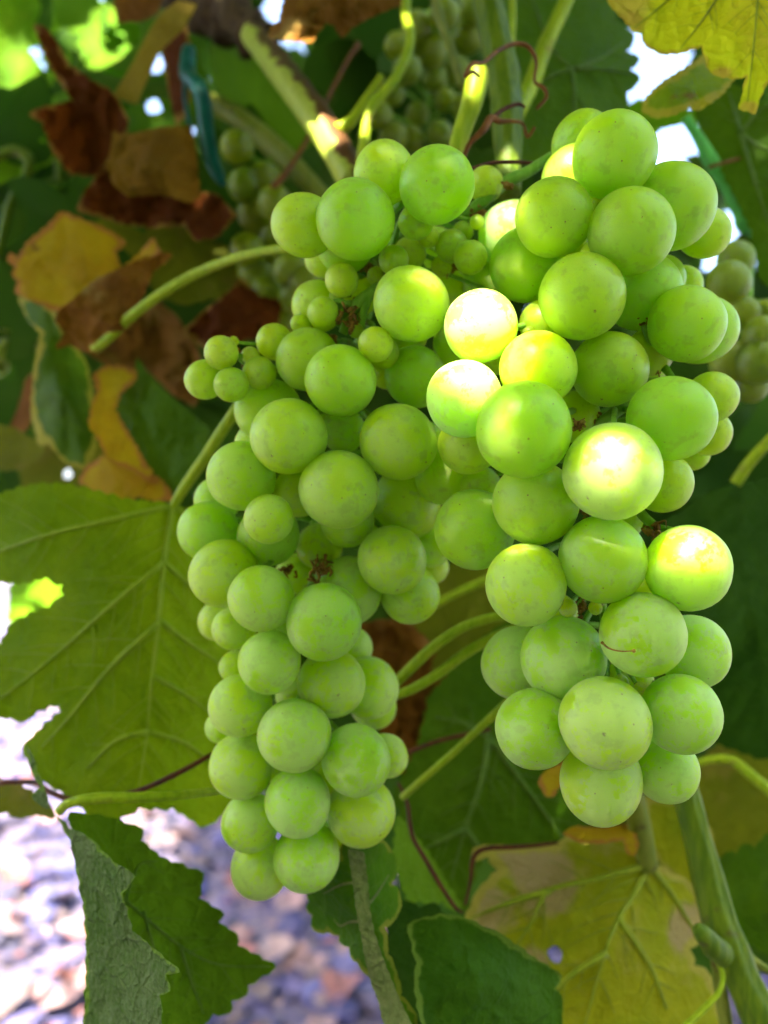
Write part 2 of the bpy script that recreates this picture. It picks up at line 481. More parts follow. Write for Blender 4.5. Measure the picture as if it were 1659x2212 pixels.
def blade(parent, outline, ctrl, mat, veins=(), teeth=(5, 26), grid=11, quilt=0.0012, wave=0.0015, holes=(), vein_mat=None,
          vein_w=5.0, curl=0.0, name='blade', side_veins=True, scorch=()):
    """a leaf blade traced in the photo plane, laid on a curved sheet at its own distance"""
    _seed[0] += 1
    rs = np.random.default_rng(_seed[0])
    ol = serrate(outline, teeth[0], teeth[1], rs)
    lo, hi = ol.min(0), ol.max(0)
    gx, gy = np.meshgrid(np.arange(lo[0], hi[0], grid), np.arange(lo[1], hi[1], grid))
    gp = np.stack([gx.ravel(), gy.ravel()], 1)
    gp[:, 0] += (np.round((gp[:, 1] - lo[1]) / grid).astype(int) % 2) * grid * 0.5
    gp += rs.uniform(-0.18, 0.18, gp.shape) * grid
    gp = gp[in_poly(gp, ol)]
    if len(gp): gp = gp[seg_dist(gp, ol, True) > grid * 0.45]
    verts = [ol]; edges = [(i, (i + 1) % len(ol)) for i in range(len(ol))]
    n0 = len(ol)
    hl = []
    for (hx, hy, hr) in holes:
        k = 12
        h = np.array([(hx + hr * rs.uniform(0.8, 1.2) * math.cos(2 * math.pi * i / k), hy + hr * rs.uniform(0.8, 1.3) * math.sin(2 * math.pi * i / k)) for i in range(k)])
        hl.append(h); verts.append(h)
        edges += [(n0 + i, n0 + (i + 1) % k) for i in range(k)]
        n0 += k
    verts.append(gp)
    allv = np.vstack(verts)
    r = delaunay_2d_cdt([Vector(v) for v in allv], edges, [], 0, 1e-4)
    xy = np.array([tuple(v) for v in r[0]])
    tri = np.array([f for f in r[2] if len(f) == 3])
    cen = xy[tri].mean(1)
    keep = in_poly(cen, ol)
    for h in hl: keep &= ~in_poly(cen, h)
    tri = tri[keep]
    tps = TPS(ctrl)
    # side veins branching from each main vein
    lines = [catmull(np.array(v, float), 5) for v in veins]
    extra = []
    if side_veins:
        for ln in lines:
            L = np.linalg.norm(ln[-1] - ln[0])
            k = max(2, int(L / 62))
            for i in range(1, k + 1):
                q = (i + rs.uniform(-0.35, 0.35)) / (k + 1.0)
                idx = min(len(ln) - 2, int(q * (len(ln) - 1)))
                p0 = ln[idx]; tdir = ln[idx + 1] - ln[max(0, idx - 1)]
                tdir = tdir / (np.linalg.norm(tdir) + 1e-9)
                for sg in (-1, 1):
                    ang = sg * math.radians(rs.uniform(42, 58))
                    dv = np.array([tdir[0] * math.cos(ang) - tdir[1] * math.sin(ang), tdir[0] * math.sin(ang) + tdir[1] * math.cos(ang)])
                    ll = max(45.0, L * rs.uniform(0.20, 0.36) * (1 - 0.45 * q))
                    pts = np.array([p0, p0 + dv * ll * 0.5 + tdir * ll * 0.06, p0 + dv * ll + tdir * ll * 0.22])
                    if in_poly(pts, ol).all(): extra.append(catmull(pts, 4))
    ed = seg_dist(xy, ol, True) / 100.0
    vd = np.full(len(xy), 9.0)
    for ln in lines: vd = np.minimum(vd, seg_dist(xy, ln) / 100.0)
    vq = vd.copy()
    for ln in extra: vq = np.minimum(vq, (seg_dist(xy, ln) + 2) / 100.0)

    def depth(p, relief=True):
        d = tps(p)
        w = np.array([noise.noise(Vector((q[0] * 0.011, q[1] * 0.011, _seed[0] * 3.7))) + 0.5 * noise.noise(Vector((q[0] * 0.03, q[1] * 0.03, _seed[0] * 1.7))) for q in p])
        if mat in DRY:      # brittle creases
            w = w + 0.9 * np.array([abs(noise.noise(Vector((q[0] * 0.028, q[1] * 0.028, _seed[0] * 5.1)))) - 0.25 for q in p]) + 0.35 * np.array([abs(noise.noise(Vector((q[0] * 0.07, q[1] * 0.07, _seed[0] * 2.3)))) - 0.25 for q in p])
        else:               # small puckers
            w = w + 0.30 * np.array([noise.noise(Vector((q[0] * 0.075, q[1] * 0.075, _seed[0] * 2.3))) for q in p])
        return d + wave * w
    d = depth(xy)
    if len(lines):
        d = d + quilt * (np.exp(-vq / 0.14))          # tissue bulges away between the veins
    d = d + curl * np.exp(-ed / 0.12)
    V = Pn(xy, d)
    sc = np.zeros(len(xy))
    for (sx, sy, sr) in scorch: sc = np.maximum(sc, 1 - np.hypot(xy[:, 0] - sx, xy[:, 1] - sy) / sr)
    ob = mesh_ob(name, V, tri, mat, parent, attrs={'vd': vd, 'ed': ed, 'sc': sc})
    dm = float(np.mean(d))
    if vein_mat:
        for ln in lines:
            k = len(ln)
            dl = depth(ln) + quilt - 0.00035
            w = np.linspace(vein_w, vein_w * 0.28, k) * dm / F
            parts = [tube_data(Pn(ln, dl), w, 6)]
            for e in extra:
                if seg_dist(e[:1], ln)[0] < 1.0:
                    de = depth(e) + quilt - 0.0001
                    parts.append(tube_data(Pn(e, de), np.linspace(vein_w * 0.24, vein_w * 0.08, len(e)) * dm / F, 5))
            v, f = merge(parts)
            mesh_ob('vein', v, f, vein_mat, parent)
    return ob


def leaf(name, label, base, group=None, cat='leaf'):
    return tag(empty(name, base), label, cat, group)


VEIN_G = stem_mat('vein_green', (0.24, 0.34, 0.015), (0.29, 0.38, 0.02), (0.18, 0.26, 0.03), 0.0, bump=0.1)
VEIN_D = stem_mat('vein_dark_green', (0.08, 0.15, 0.015), (0.11, 0.18, 0.02), (0.08, 0.15, 0.02), 0.0, bump=0.1)
VEIN_Y = stem_mat('vein_on_yellow', (0.22, 0.28, 0.012), (0.28, 0.32, 0.015), (0.18, 0.20, 0.03), 0.0, bump=0.1)
VEIN_B = stem_mat('vein_brown', (0.30, 0.17, 0.04), (0.24, 0.12, 0.03), (0.18, 0.10, 0.03), 0.0, bump=0.1)

# ------------------------------------------------------------------ grape positions (photo units, layer 0 = frontmost)
A_TXT = """768 475 85 0;943 400 82 0;657 487 67 1;830 372 66 1.2;842 402 46 2;745 527 62 1.6;898 480 37 1.2;850 562 33 1.0;885 547 36 1.7;
975 532 35 1.8;1016 556 36 1.2;738 605 37 1.1;698 675 34 1.1;686 662 55 2.0;888 657 81 0;811 744 38 -0.2;826 762 36 1.2;735 822 78 0;
665 776 68 1.0;592 738 40 1.4;478 762 37 1.0;444 820 43 1.1;500 831 37 0.8;560 806 36 0.9;505 737 11 1.2;541 768 20 1.6;580 887 68 1.6;
624 943 83 0;897 814 67 1.3;860 954 82 0;732 1057 85 -0.2;522 1028 75 0.9;470 1080 50 1.8;646 1062 56 1.5;878 1086 75 0.9;580 1121 54 -0.2;
450 1147 66 0.8;580 1156 66 1.6;484 1238 72 0.1;565 1293 72 -0.2;700 1343 82 -0.4;506 1358 47 1.6;472 1340 43 2.4;582 1430 68 0.1;716 1476 74 0.5;
795 1485 66 1.4;806 1522 50 2.4;519 1524 68 0.7;636 1588 79 -0.2;768 1641 75 0.1;835 1632 46 1.4;521 1655 70 0.9;478 1570 35 2.2;508 1440 35 2.2;
643 1732 70 0.0;540 1777 62 0.9;780 1753 74 0.9;663 1850 72 0.7;562 1872 63 1.7;752 1816 36 2.2;847 1209 75 0.7;885 1283 65 1.5;754 1275 72 1.4;
928 1176 50 1.9;935 1226 35 2.4;750 1124 58 1.6;920 960 50 1.4;966 616 48 2.0;1049 616 50 2.2;940 545 52 2.6;742 930 48 2.3;836 806 36 2.2;
1050 398 38 3.2;985 745 50 2.3;700 560 40 2.8;780 640 40 2.9;690 1180 50 2.9;640 1240 45 2.9;680 930 40 2.9;800 1130 50 2.9;760 1400 45 2.6;640 1500 45 2.6;600 1350 45 2.6;700 1680 45 2.2;600 1650 40 2.3;880 720 45 2.9;560 960 50 2.6;925 512 24 1.6;872 585 22 1.7;812 596 20 1.5;1000 500 22 1.9;955 575 24 1.9;780 556 18 1.6;905 600 20 2.1;1080 640 20 2.0;770 715 16 1.3;725 640 14 1.2;1030 480 16 1.7;650 700 22 1.8"""
B_TXT = """1326 336 90 0;1258 308 65 2.1;1246 386 72 1.6;1196 470 84 0.2;1363 500 92 -0.3;1447 446 93 1.0;1520 502 55 2.4;1109 510 76 1.7;
1140 571 81 0.9;1256 640 92 -0.2;1385 630 82 0.9;1430 602 50 2.2;1475 616 42 2.9;1483 699 80 0.6;1513 712 74 1.7;1038 705 79 0.5;1172 698 50 1.7;
1163 797 82 0.1;1003 862 83 0.2;1316 798 82 0.9;1132 928 104 -1.2;1323 1017 104 -1.2;1449 904 92 -0.2;1538 858 55 1.7;1530 935 49 2.5;1495 980 36 2.9;
1430 1042 66 1.4;1157 1087 92 0.4;1302 1208 95 -0.3;1486 1226 92 -0.3;1136 1262 88 -0.1;1388 1371 93 -0.5;1497 1407 78 1.1;1217 1420 91 0.4;
1120 1431 78 1.3;1155 1574 87 0.2;1307 1561 98 -0.6;1470 1541 86 0.1;1298 1686 88 0.8;1440 1665 70 1.3;1227 1313 20 0.9;1286 1313 15 1.2;
1388 1268 40 2.0;1290 440 16 1.3;1402 762 52 2.2;1015 958 66 1.6;960 1030 60 2.6;1040 1052 46 2.4;1026 1143 88 0.9;1240 900 55 2.2;1340 1120 50 2.2;1200 1330 50 2.4;
1360 1470 50 2.2;1240 1500 50 2.4;1390 1600 50 2.2;1080 760 50 2.6;1230 540 50 2.6;1390 800 50 2.4;1300 560 50 2.6;1142 718 13 0.9;1385 1490 17 0.9;1340 1475 18 1.2"""


def parse(t): return [tuple(float(v) for v in e.split()) for e in t.replace('\n', '').split(';') if e.strip()]


GA, GB = parse(A_TXT), parse(B_TXT)
gx = np.array([g[0] for g in GA + GB]); gyy = np.array([g[1] for g in GA + GB]); gr = np.array([g[2] for g in GA + GB])
glay = np.array([g[3] for g in GA + GB])
isA = np.array([True] * len(GA) + [False] * len(GB))
gd = np.where(isA, np.interp(gyy, [450, 1100, 1850], [0.186, 0.192, 0.206]), np.interp(gyy, [350, 1000, 1650], [0.178, 0.172, 0.172]))
gd = gd + glay * 0.0085
for it in range(120):
    pos = Pn(np.stack([gx, gyy], 1), gd)
    R = gr * gd / F
    dl = np.linalg.norm(pos[:, None] - pos[None], axis=2)
    need = 0.93 * (R[:, None] + R[None]) - dl
    np.fill_diagonal(need, -1)
    push = np.where((need > 0) & (gd[:, None] > gd[None]), need, 0).max(1)
    if push.max() < 2e-5: break
    gd = gd + 0.35 * np.minimum(push, 0.002)
GPOS = Pn(np.stack([gx, gyy], 1), gd)
GRAD = gr * gd / F


def on_grape(x, y):
    """nearest berry surface point under a photo position"""
    best = None
    for i in range(len(gx)):
        off = math.hypot(x - gx[i], y - gyy[i])
        if off < gr[i]:
            d = gd[i] - GRAD[i] * math.sqrt(1 - (off / gr[i]) ** 2)
            if best is None or d < best: best = d
    return P(x, y, best if best is not None else 0.2)


# spots where the sun comes through the leaves: (point, radius in m)
SPOTS = [(on_grape(1215, 365), 0.006), (on_grape(1090, 470), 0.005), (on_grape(1038, 700), 0.012), (on_grape(1030, 815), 0.0055), (on_grape(1105, 790), 0.004),
         (on_grape(1145, 690), 0.003), (on_grape(1318, 978), 0.0047), (on_grape(1480, 1165), 0.005), (on_grape(1535, 1190), 0.003), (on_grape(1078, 975), 0.0028), (on_grape(1068, 940), 0.002),
         (on_grape(935, 615), 0.003), (on_grape(845, 338), 0.002), (on_grape(880, 328), 0.002), (on_grape(978, 375), 0.0016), (on_grape(1122, 1055), 0.002), (on_grape(1075, 600), 0.0022),
         (P(1028, 160, 0.235), 0.004), (P(1022, 195, 0.235), 0.003), (P(790, 275, 0.285), 0.004), (P(792, 300, 0.285), 0.003), (P(1100, 320, 0.26), 0.004),
         (P(700, 235, 0.30), 0.007), (P(705, 275, 0.30), 0.009), (P(728, 330, 0.30), 0.006), (on_grape(1130, 610), 0.003), (P(875, 30, 0.30), 0.004), (P(485, 350, 0.36), 0.004), (P(437, 108, 0.40), 0.005), (P(240, 60, 0.54), 0.030), (P(20, 90, 0.46), 0.014), (P(80, 1285, 0.88), 0.04), (P(70, 400, 0.55), 0.025), (P(40, 230, 0.46), 0.011), (P(112, 292, 0.455), 0.007), (P(560, 165, 0.435), 0.007), (P(625, 235, 0.43), 0.004), (P(1650, 300, 0.318), 0.004), (P(480, 545, 0.385), 0.005)]

# ------------------------------------------------------------------ ground and litter
t = NT('bare_soil')
co = t.n('TexCoord').outputs['Object']
c = t.mix(t.ramp(t.noise(co, 3.0, 6), 0.35, 0.65), (0.055, 0.045, 0.10), (0.08, 0.07, 0.15))  # bluish tint of the shade is put into the soil colour
c = t.mix(t.ramp(t.noise(co, 40.0, 4), 0.4, 0.7), c, (0.16, 0.12, 0.10))
bp = t.n('Bump', {'Height': t.noise(co, 30, 6), 'Strength': 0.8, 'Distance': 0.03}).outputs[0]
pr = t.n('BsdfPrincipled', {'Base Color': c, 'Roughness': 0.9, 'Normal': bp})
t.t.links.new(pr.outputs[0], t.out.inputs[0])
SOIL = t.m
xs = np.concatenate([[-80, -40, -15], np.linspace(-6, 6, 61), [15, 40, 80]])
ys = np.concatenate([[-80, -30, -8], np.linspace(-2, 10, 61), [20, 50, 120]])
gv = []
for yv in ys:
    for xv in xs:
        near = max(abs(xv) > 6, yv > 10, yv < -2)
        gv.append((xv, yv, 0 if near else 0.03 * noise.noise(Vector((xv * 1.3, yv * 1.3, 0)))))
nx = len(xs)
gf = [(j * nx + i, j * nx + i + 1, (j + 1) * nx + i + 1, (j + 1) * nx + i) for j in range(len(ys) - 1) for i in range(nx - 1)]
tag(mesh_ob('ground', gv, gf, SOIL), kind='structure')


def color_mat(name, cols, rough=0.85, trans=0.0):
    """one material whose colour differs from piece to piece (attribute 'rn')"""
    t = NT(name)
    a = t.n('Attribute', attribute_name='rn').outputs['Fac']
    cr = t.t.nodes.new('ShaderNodeValToRGB')
    cr.color_ramp.interpolation = 'CONSTANT'
    el = cr.color_ramp.elements
    while len(el) < len(cols): el.new(0.5)
    for i, cc in enumerate(cols):
        el[i].position = i / len(cols); el[i].color = c4(cc)
    t.t.links.new(a, cr.inputs[0])
    co = t.n('TexCoord').outputs['Object']
    c = t.mix(t.ramp(t.noise(co, 60, 4), 0.35, 0.7, 0.0, 0.4), cr.outputs[0], (0.10, 0.08, 0.07))
    pr = t.n('BsdfPrincipled', {'Base Color': c, 'Roughness': rough})
    t.t.links.new(pr.outputs[0], t.out.inputs[0])
    return t.m


def ico():
    import bmesh
    bm = bmesh.new(); bmesh.ops.create_icosphere(bm, subdivisions=1, radius=1.0)
    v = np.array([tuple(x.co) for x in bm.verts]); f = np.array([[x.index for x in q.verts] for q in bm.faces]); bm.free()
    return v, f


iv, iff = ico()
V, Fc, A = [], [], []
o = 0
for k in range(7500):
    y0 = 1.3 + 7.5 * rng.random() ** 1.6
    x0 = rng.uniform(-0.75, 0.75) * (y0 + 1.2)
    s = (0.008 + 0.045 * rng.random() ** 2.4) * (1 + 0.06 * y0)
    sc = np.array([rng.uniform(0.8, 1.3), rng.uniform(0.8, 1.3), rng.uniform(0.45, 0.8)]) * s
    rot = np.array(Matrix.Rotation(rng.uniform(0, 6.28), 3, 'Z') @ Matrix.Rotation(rng.uniform(-0.4, 0.4), 3, 'X'))
    vv = (iv * sc * rng.uniform(0.8, 1.2, (len(iv), 1))) @ rot.T + (x0, y0, s * 0.25 + 0.03 * noise.noise(Vector((x0 * 1.3, y0 * 1.3, 0))))
    V.append(vv); Fc.append(iff + o); o += len(iv); A += [rng.random()] * len(iv)
tag(mesh_ob('gravel', np.vstack(V), np.vstack(Fc), color_mat('gravel_stone', [(0.050, 0.050, 0.15), (0.035, 0.035, 0.12), (0.07, 0.06, 0.16), (0.055, 0.045, 0.10), (0.02, 0.02, 0.05)]),  # blue of skylit shade is put into the stone colours
            smooth=False, attrs={'rn': A}), 'grey gravel stones scattered over the ground below the vine', 'gravel', kind='stuff')

V, Fc, A = [], [], []
o = 0
for k in range(4200):
    y0 = 1.3 + 7.5 * rng.random() ** 1.6
    x0 = rng.uniform(-0.75, 0.75) * (y0 + 1.2)
    s = 0.010 + 0.060 * rng.random() ** 2.2
    n = 7
    ring = np.array([(math.cos(2 * math.pi * i / n) * rng.uniform(0.6, 1.2), math.sin(2 * math.pi * i / n) * rng.uniform(0.6, 1.2), rng.uniform(0.0, 0.6)) for i in range(n)])
    vv = np.vstack([[0, 0, 0], ring]) * s
    rot = np.array(Matrix.Rotation(rng.uniform(0, 6.28), 3, 'Z') @ Matrix.Rotation(rng.uniform(-0.6, 0.6), 3, 'X'))
    vv = vv @ rot.T + (x0, y0, 0.03 + rng.uniform(0, 0.02))
    V.append(vv); Fc += [(o, o + 1 + i, o + 1 + (i + 1) % n) for i in range(n)]; o += n + 1; A += [rng.random()] * (n + 1)
tag(mesh_ob('leaf_litter', np.vstack(V), Fc, color_mat('fallen_leaves', [(0.17, 0.06, 0.055), (0.20, 0.115, 0.11), (0.14, 0.045, 0.035), (0.23, 0.155, 0.15), (0.09, 0.06, 0.055)]),
            smooth=False, attrs={'rn': A}), 'fallen reddish brown leaves lying over the gravel', 'leaf litter', kind='stuff')


# ------------------------------------------------------------------ masses of leaves: overhead canopy, added shading leaves and background
def vine_leaf(n=30, fr=(0.35, 0.7, 1.0)):
    th = np.linspace(-math.radians(168), math.radians(168), n)
    r = []
    for i, a in enumerate(th):
        d = math.degrees(a)
        lob = max(1.0 * math.exp(-(d / 26) ** 2), 0.9 * math.exp(-((abs(d) - 58) / 22) ** 2), 0.72 * math.exp(-((abs(d) - 112) / 26) ** 2), 0.5 * math.exp(-((abs(d) - 160) / 20) ** 2))
        r.append(0.42 + 0.58 * lob + (0.05 if i % 2 else -0.03))
    r = np.array(r)
    out = np.stack([np.sin(th) * r, np.cos(th) * r, np.zeros(n)], 1)
    rings = [np.zeros((1, 3))] + [out * q for q in fr]
    v = np.vstack(rings)
    rr = np.linalg.norm(v[:, :2], axis=1)
    v[:, 2] = -0.18 * rr ** 2 + 0.08 * np.sin(v[:, 0] * 5) * rr + 0.05 * np.cos(v[:, 1] * 6) * rr + 0.12 * np.abs(v[:, 0])
    f = [(0, 1 + i, 2 + i) for i in range(n - 1)]
    for q in range(len(fr) - 1):
        a, b = 1 + q * n, 1 + (q + 1) * n
        for i in range(n - 1):
            f += [(a + i, b + i, b + i + 1), (a + i, b + i + 1, a + i + 1)]
    ang = np.arctan2(v[:, 0], v[:, 1])
    vd = np.min([np.abs(ang - math.radians(w)) * rr for w in (0, 58, -58, 112, -112)], axis=0)
    ed = np.concatenate([[1.0]] + [np.full(n, 0.9 * (1 - q)) for q in fr])
    return v, np.array(f), vd, ed


LV, LF, LVD, LED = vine_leaf()
KV, KF, _, _ = vine_leaf(17, (0.55, 1.0))      # lighter leaf for the canopy


def rand_rot(base, spread):
    return np.array(Matrix.Rotation(rng.uniform(0, 6.283), 3, 'Z')) if base is None else \
        np.array((base @ Matrix.Rotation(rng.uniform(0, 6.283), 3, 'Z') @ Matrix.Rotation(rng.normal(0, spread), 3, 'X') @ Matrix.Rotation(rng.normal(0, spread), 3, 'Y')))


FLAT = Matrix.Identity(3)
FACING = Matrix.Rotation(math.radians(90), 3, 'X')
FACING_X = Matrix.Rotation(math.radians(90), 3, 'Y')
S = np.array(SUN)
cv = []


def add_canopy(c, size, spread=0.35):
    v = (KV * size) @ rand_rot(FLAT, spread).T + c
    yy = np.maximum(v[:, 1], 1e-3)
    px, py = CX + v[:, 0] / yy * F, CY - (v[:, 2] - CAM_Z) / yy * F
    if ((v[:, 1] > 0.02) & (px > -120) & (px < 1780) & (py > -60) & (py < 2330)).any(): return
    g = np.asarray(c) - S * (c[2] / S[2])         # where its shadow meets the ground
    if 1.4 < g[1] < 7 and g[0] < -0.25 * g[1] and rng.random() < 0.72: return
    cv.append(v)


# dense part that shades the bunches
for layer in range(4):
    zc = CAM_Z + 0.40 + 0.055 * layer
    for xg in np.arange(-1.0, 0.9, 0.062):
        for yg in np.arange(-1.0, 0.6, 0.062):
            c = np.array([xg + rng.uniform(-0.03, 0.03), yg + rng.uniform(-0.03, 0.03), zc + rng.uniform(-0.02, 0.02)])
            tt = (c[1] - 0.21) / S[1]
            h = c - S * tt
            px, py = CX + h[0] / 0.21 * F, CY - (h[2] - CAM_Z) / 0.21 * F
            if -600 < px < 2200 and -3000 < py < 2600:
                add_canopy(c, rng.uniform(0.055, 0.075))
# looser part elsewhere
for k in range(1500):
    c = np.array([rng.uniform(-3.0, 3.0), rng.uniform(-1.8, 2.6), CAM_Z + rng.uniform(0.45, 0.95)])
    if c[1] > 0.2: c[2] = max(c[2], CAM_Z + 0.75 * c[1] + 0.15)
    add_canopy(c, rng.uniform(0.055, 0.085), 0.5)
for q in (P(20, 890, 0.40), P(40, 870, 0.41), P(-5, 940, 0.40), P(290, 1705, 0.243)):  # leaves added on the sun side to stop stray sunlight here
    for k in range(7):
        add_canopy(np.array(q) + S * rng.uniform(0.55, 0.75) + rng.uniform(-0.03, 0.03, 3), 0.075)
# unseen leaves added high behind the vine to shade the gravel
for k in range(3200):
    gy0 = rng.uniform(1.5, 6.0)
    g0 = np.array([rng.uniform(-0.24, 0.5) * gy0, gy0, 0.0])
    add_canopy(g0 + S * (rng.uniform(2.4, 4.2) / S[2]), rng.uniform(0.08, 0.12), 0.5)
for k in range(1300):  # leaves added to shade the near ground and cut its bounce light
    g0 = np.array([rng.uniform(-1.6, 1.6), rng.uniform(-0.9, 1.6), 0.0])
    add_canopy(g0 + S * (rng.uniform(1.95, 2.6) / S[2]), rng.uniform(0.07, 0.10), 0.5)
# unseen leaf screens added behind and beside the camera to cut ambient light
for k in range(3600):
    if k % 8: c = np.array([rng.uniform(-2.4, 2.4), rng.uniform(-1.5, -0.8), rng.uniform(0.2, 2.3)]); fr = FACING
    else: c = np.array([rng.choice((-1, 1)) * rng.uniform(1.7, 2.4), rng.uniform(-1.6, 2.4), rng.uniform(0.2, 2.2)]); fr = FACING_X
    v = (KV * rng.uniform(0.06, 0.09)) @ rand_rot(fr, 0.5).T + c
    yy = np.maximum(v[:, 1], 1e-3)
    if ((v[:, 1] > 0.02) & (np.abs(v[:, 0] / yy) < 0.55)).any(): continue
    cv.append(v)
cV = np.vstack(cv)
cF = np.vstack([KF + i * len(KV) for i in range(len(cv))])
# holes cut through the canopy leaves to aim sun at the chosen spots
tv = cV[cF]
cen = tv.mean(1)
near = np.zeros(len(cF), bool)
for p, r in SPOTS:
    q = cen - np.array(p)
    al = q @ S
    perp = np.linalg.norm(q - al[:, None] * S, axis=1)
    near |= (perp < r + 0.045) & (al > 0)
rest = cF[~near]
work = [tuple(t3) for t3 in tv[near]]
fine = []
spot_p = np.array([tuple(p) for p, r in SPOTS]); spot_r = np.array([r for p, r in SPOTS])
while work:
    arr = np.array(work)
    e = np.max([np.linalg.norm(arr[:, 0] - arr[:, 1], axis=1), np.linalg.norm(arr[:, 1] - arr[:, 2], axis=1), np.linalg.norm(arr[:, 2] - arr[:, 0], axis=1)], axis=0)
    ce = arr.mean(1)
    dmin = np.full(len(arr), 9.0)
    for p, r in zip(spot_p, spot_r):
        q = ce - p
        al = q @ S
        pv = q - al[:, None] * S
        wob = 1 + 0.28 * np.sin(7 * np.arctan2(pv[:, 0], pv[:, 2]) + p[0] * 400) * np.sin(3 * np.arctan2(pv[:, 0], pv[:, 2]) + p[2] * 300)
        dmin = np.minimum(dmin, np.linalg.norm(pv, axis=1) - r * wob)
    inside = dmin < 0
    done = (e < 0.004) | (dmin > e * 0.7)
    fine += [tuple(map(tuple, a)) for a in arr[done & ~inside]]
    nxt = []
    for a in arr[~done]:
        m01, m12, m20 = (a[0] + a[1]) / 2, (a[1] + a[2]) / 2, (a[2] + a[0]) / 2
        nxt += [(a[0], m01, m20), (m01, a[1], m12), (m20, m12, a[2]), (m01, m12, m20)]
    work = nxt
if fine:
    fv = np.array(fine).reshape(-1, 3)
    ff = np.arange(len(fv)).reshape(-1, 3) + len(cV)
    allV = np.vstack([cV, fv]); allF = np.vstack([rest, ff])
else:
    allV, allF = cV, rest
tag(mesh_ob('overhead_and_screen_foliage', allV, allF, CANOPY), 'unseen vine canopy overhead with leaf screens added to cut the light', 'foliage', kind='stuff')

# openings in the background through which sky or ground shows (photo units)
GROUND_WIN = [(-150, 1225), (140, 1240), (150, 1340), (60, 1360), (60, 1500), (145, 1505), (140, 1600), (60, 1680), (330, 1740), (700, 1790), (760, 1900), (880, 2060), (900, 2320), (-150, 2320)]
GAPS = [(1405, 90, 34), (1425, 135, 48), (1390, 190, 34), (1455, 285, 32), (1470, 265, 26), (1435, 330, 32), (1560, 545, 14), (336, 140, 22), (332, 230, 17),
        (163, 8, 28), (52, 58, 11), (75, 118, 16), (90, 140, 10), (600, 30, 20), (622, 52, 9), (147, 1023, 12), (1200, 2062, 20), (412, 283, 9), (600, 0, 15),
        (1655, 2110, 14), (1600, 2150, 26), (1620, 2200, 26), (1575, 2170, 20), (1640, 2160, 20)]
GW = np.array(GROUND_WIN, float)


def in_gap(q):
    lo, hi = q.min(0), q.max(0)
    for a, b, r in GAPS:
        if a + r < lo[0] or a - r > hi[0] or b + r < lo[1] or b - r > hi[1]: continue
        if (np.hypot(q[:, 0] - a, q[:, 1] - b) < r).any() or in_poly(np.array([[a, b]]), q[-30:]).any(): return True
    return False


bv = []
tries = 0
while len(bv) < 620 and tries < 6000:
    tries += 1
    px, py = rng.uniform(-250, 1900), rng.uniform(-250, 2450)
    d = rng.uniform(0.42, 0.95)
    v = (LV * rng.uniform(0.045, 0.075)) @ rand_rot(FACING, 0.45).T + np.array(P(px, py, d))
    qx, qy = project(v)
    q = np.stack([qx, qy], 1)
    if q[:, 1].max() > 1225 and q[:, 0].min() < 900 and in_poly(q, GW).any(): continue
    if in_gap(q): continue
    bv.append(v)
tries = 0
while len(bv) < 1250 and tries < 9000:      # smaller leaves fill in between
    tries += 1
    px, py = rng.uniform(-150, 1800), rng.uniform(-150, 2400)
    if rng.random() < 0.5: py = rng.uniform(-150, 700)
    d = rng.uniform(0.5, 1.3)
    v = (LV * rng.uniform(0.016, 0.032) * d / 0.6) @ rand_rot(FACING, 0.45).T + np.array(P(px, py, d))
    qx, qy = project(v)
    q = np.stack([qx, qy], 1)
    if q[:, 1].max() > 1225 and q[:, 0].min() < 900 and in_poly(q, GW).any(): continue
    if in_gap(q): continue
    bv.append(v)
bV = np.vstack(bv)
bF = np.vstack([LF + i * len(LV) for i in range(len(bv))])
tag(mesh_ob('background_foliage', bV, bF, BACKLEAF, attrs={'vd': np.tile(LVD, len(bv)), 'ed': np.tile(LED, len(bv))}),
    'dark mass of vine leaves behind the bunches', 'foliage', kind='stuff')

# ------------------------------------------------------------------ leaves one can tell apart
# big leaf behind the left bunch, seen from below
b = leaf('vine_leaf', 'large green vine leaf with raised pale veins beside the lower left bunch', P(374, 1092, 0.27))
blade(b, [(372, 1092), (330, 1085), (262, 1078), (200, 1060), (140, 1046), (80, 1045), (30, 1058), (-20, 1075), (-100, 1110), (-150, 1190), (-110, 1250), (-40, 1268), (0, 1257), (50, 1258),
          (100, 1247), (135, 1262), (138, 1285), (105, 1312), (30, 1342), (0, 1390), (-70, 1430), (-120, 1510), (-50, 1560), (0, 1550), (22, 1552), (52, 1560), (80, 1535), (133, 1516), (131, 1538),
          (70, 1590), (48, 1618), (70, 1660), (100, 1690), (160, 1725), (215, 1790), (262, 1765), (300, 1745), (372, 1745), (440, 1787), (475, 1765), (520, 1700), (560, 1600), (600, 1450), (580, 1300), (520, 1180), (450, 1110)],
      [(374, 1092, 0.272), (60, 1060, 0.268), (-100, 1200, 0.285), (250, 1180, 0.262), (180, 1400, 0.262), (340, 1400, 0.258), (0, 1500, 0.270), (300, 1720, 0.255), (480, 1600, 0.275), (560, 1350, 0.285), (120, 1640, 0.262)],
      G_UNDER, veins=[[(374, 1092), (356, 1200), (343, 1340), (325, 1500), (316, 1600), (300, 1700)], [(374, 1092), (250, 1120), (120, 1150), (0, 1190), (-80, 1220)],
                      [(354, 1215), (250, 1300), (120, 1415), (0, 1510)], [(343, 1345), (240, 1440), (150, 1550), (90, 1615)], [(356, 1215), (410, 1265), (470, 1310)],
                      [(345, 1340), (410, 1390), (470, 1430), (530, 1485)], [(331, 1460), (400, 1500), (460, 1545)], [(320, 1580), (250, 1600), (190, 1660)], [(320, 1580), (400, 1605), (460, 1650)],
                      [(374, 1092), (440, 1140), (530, 1220)]],
      vein_mat=VEIN_G, vein_w=6.0, teeth=(7, 30), grid=10, quilt=-0.0014)
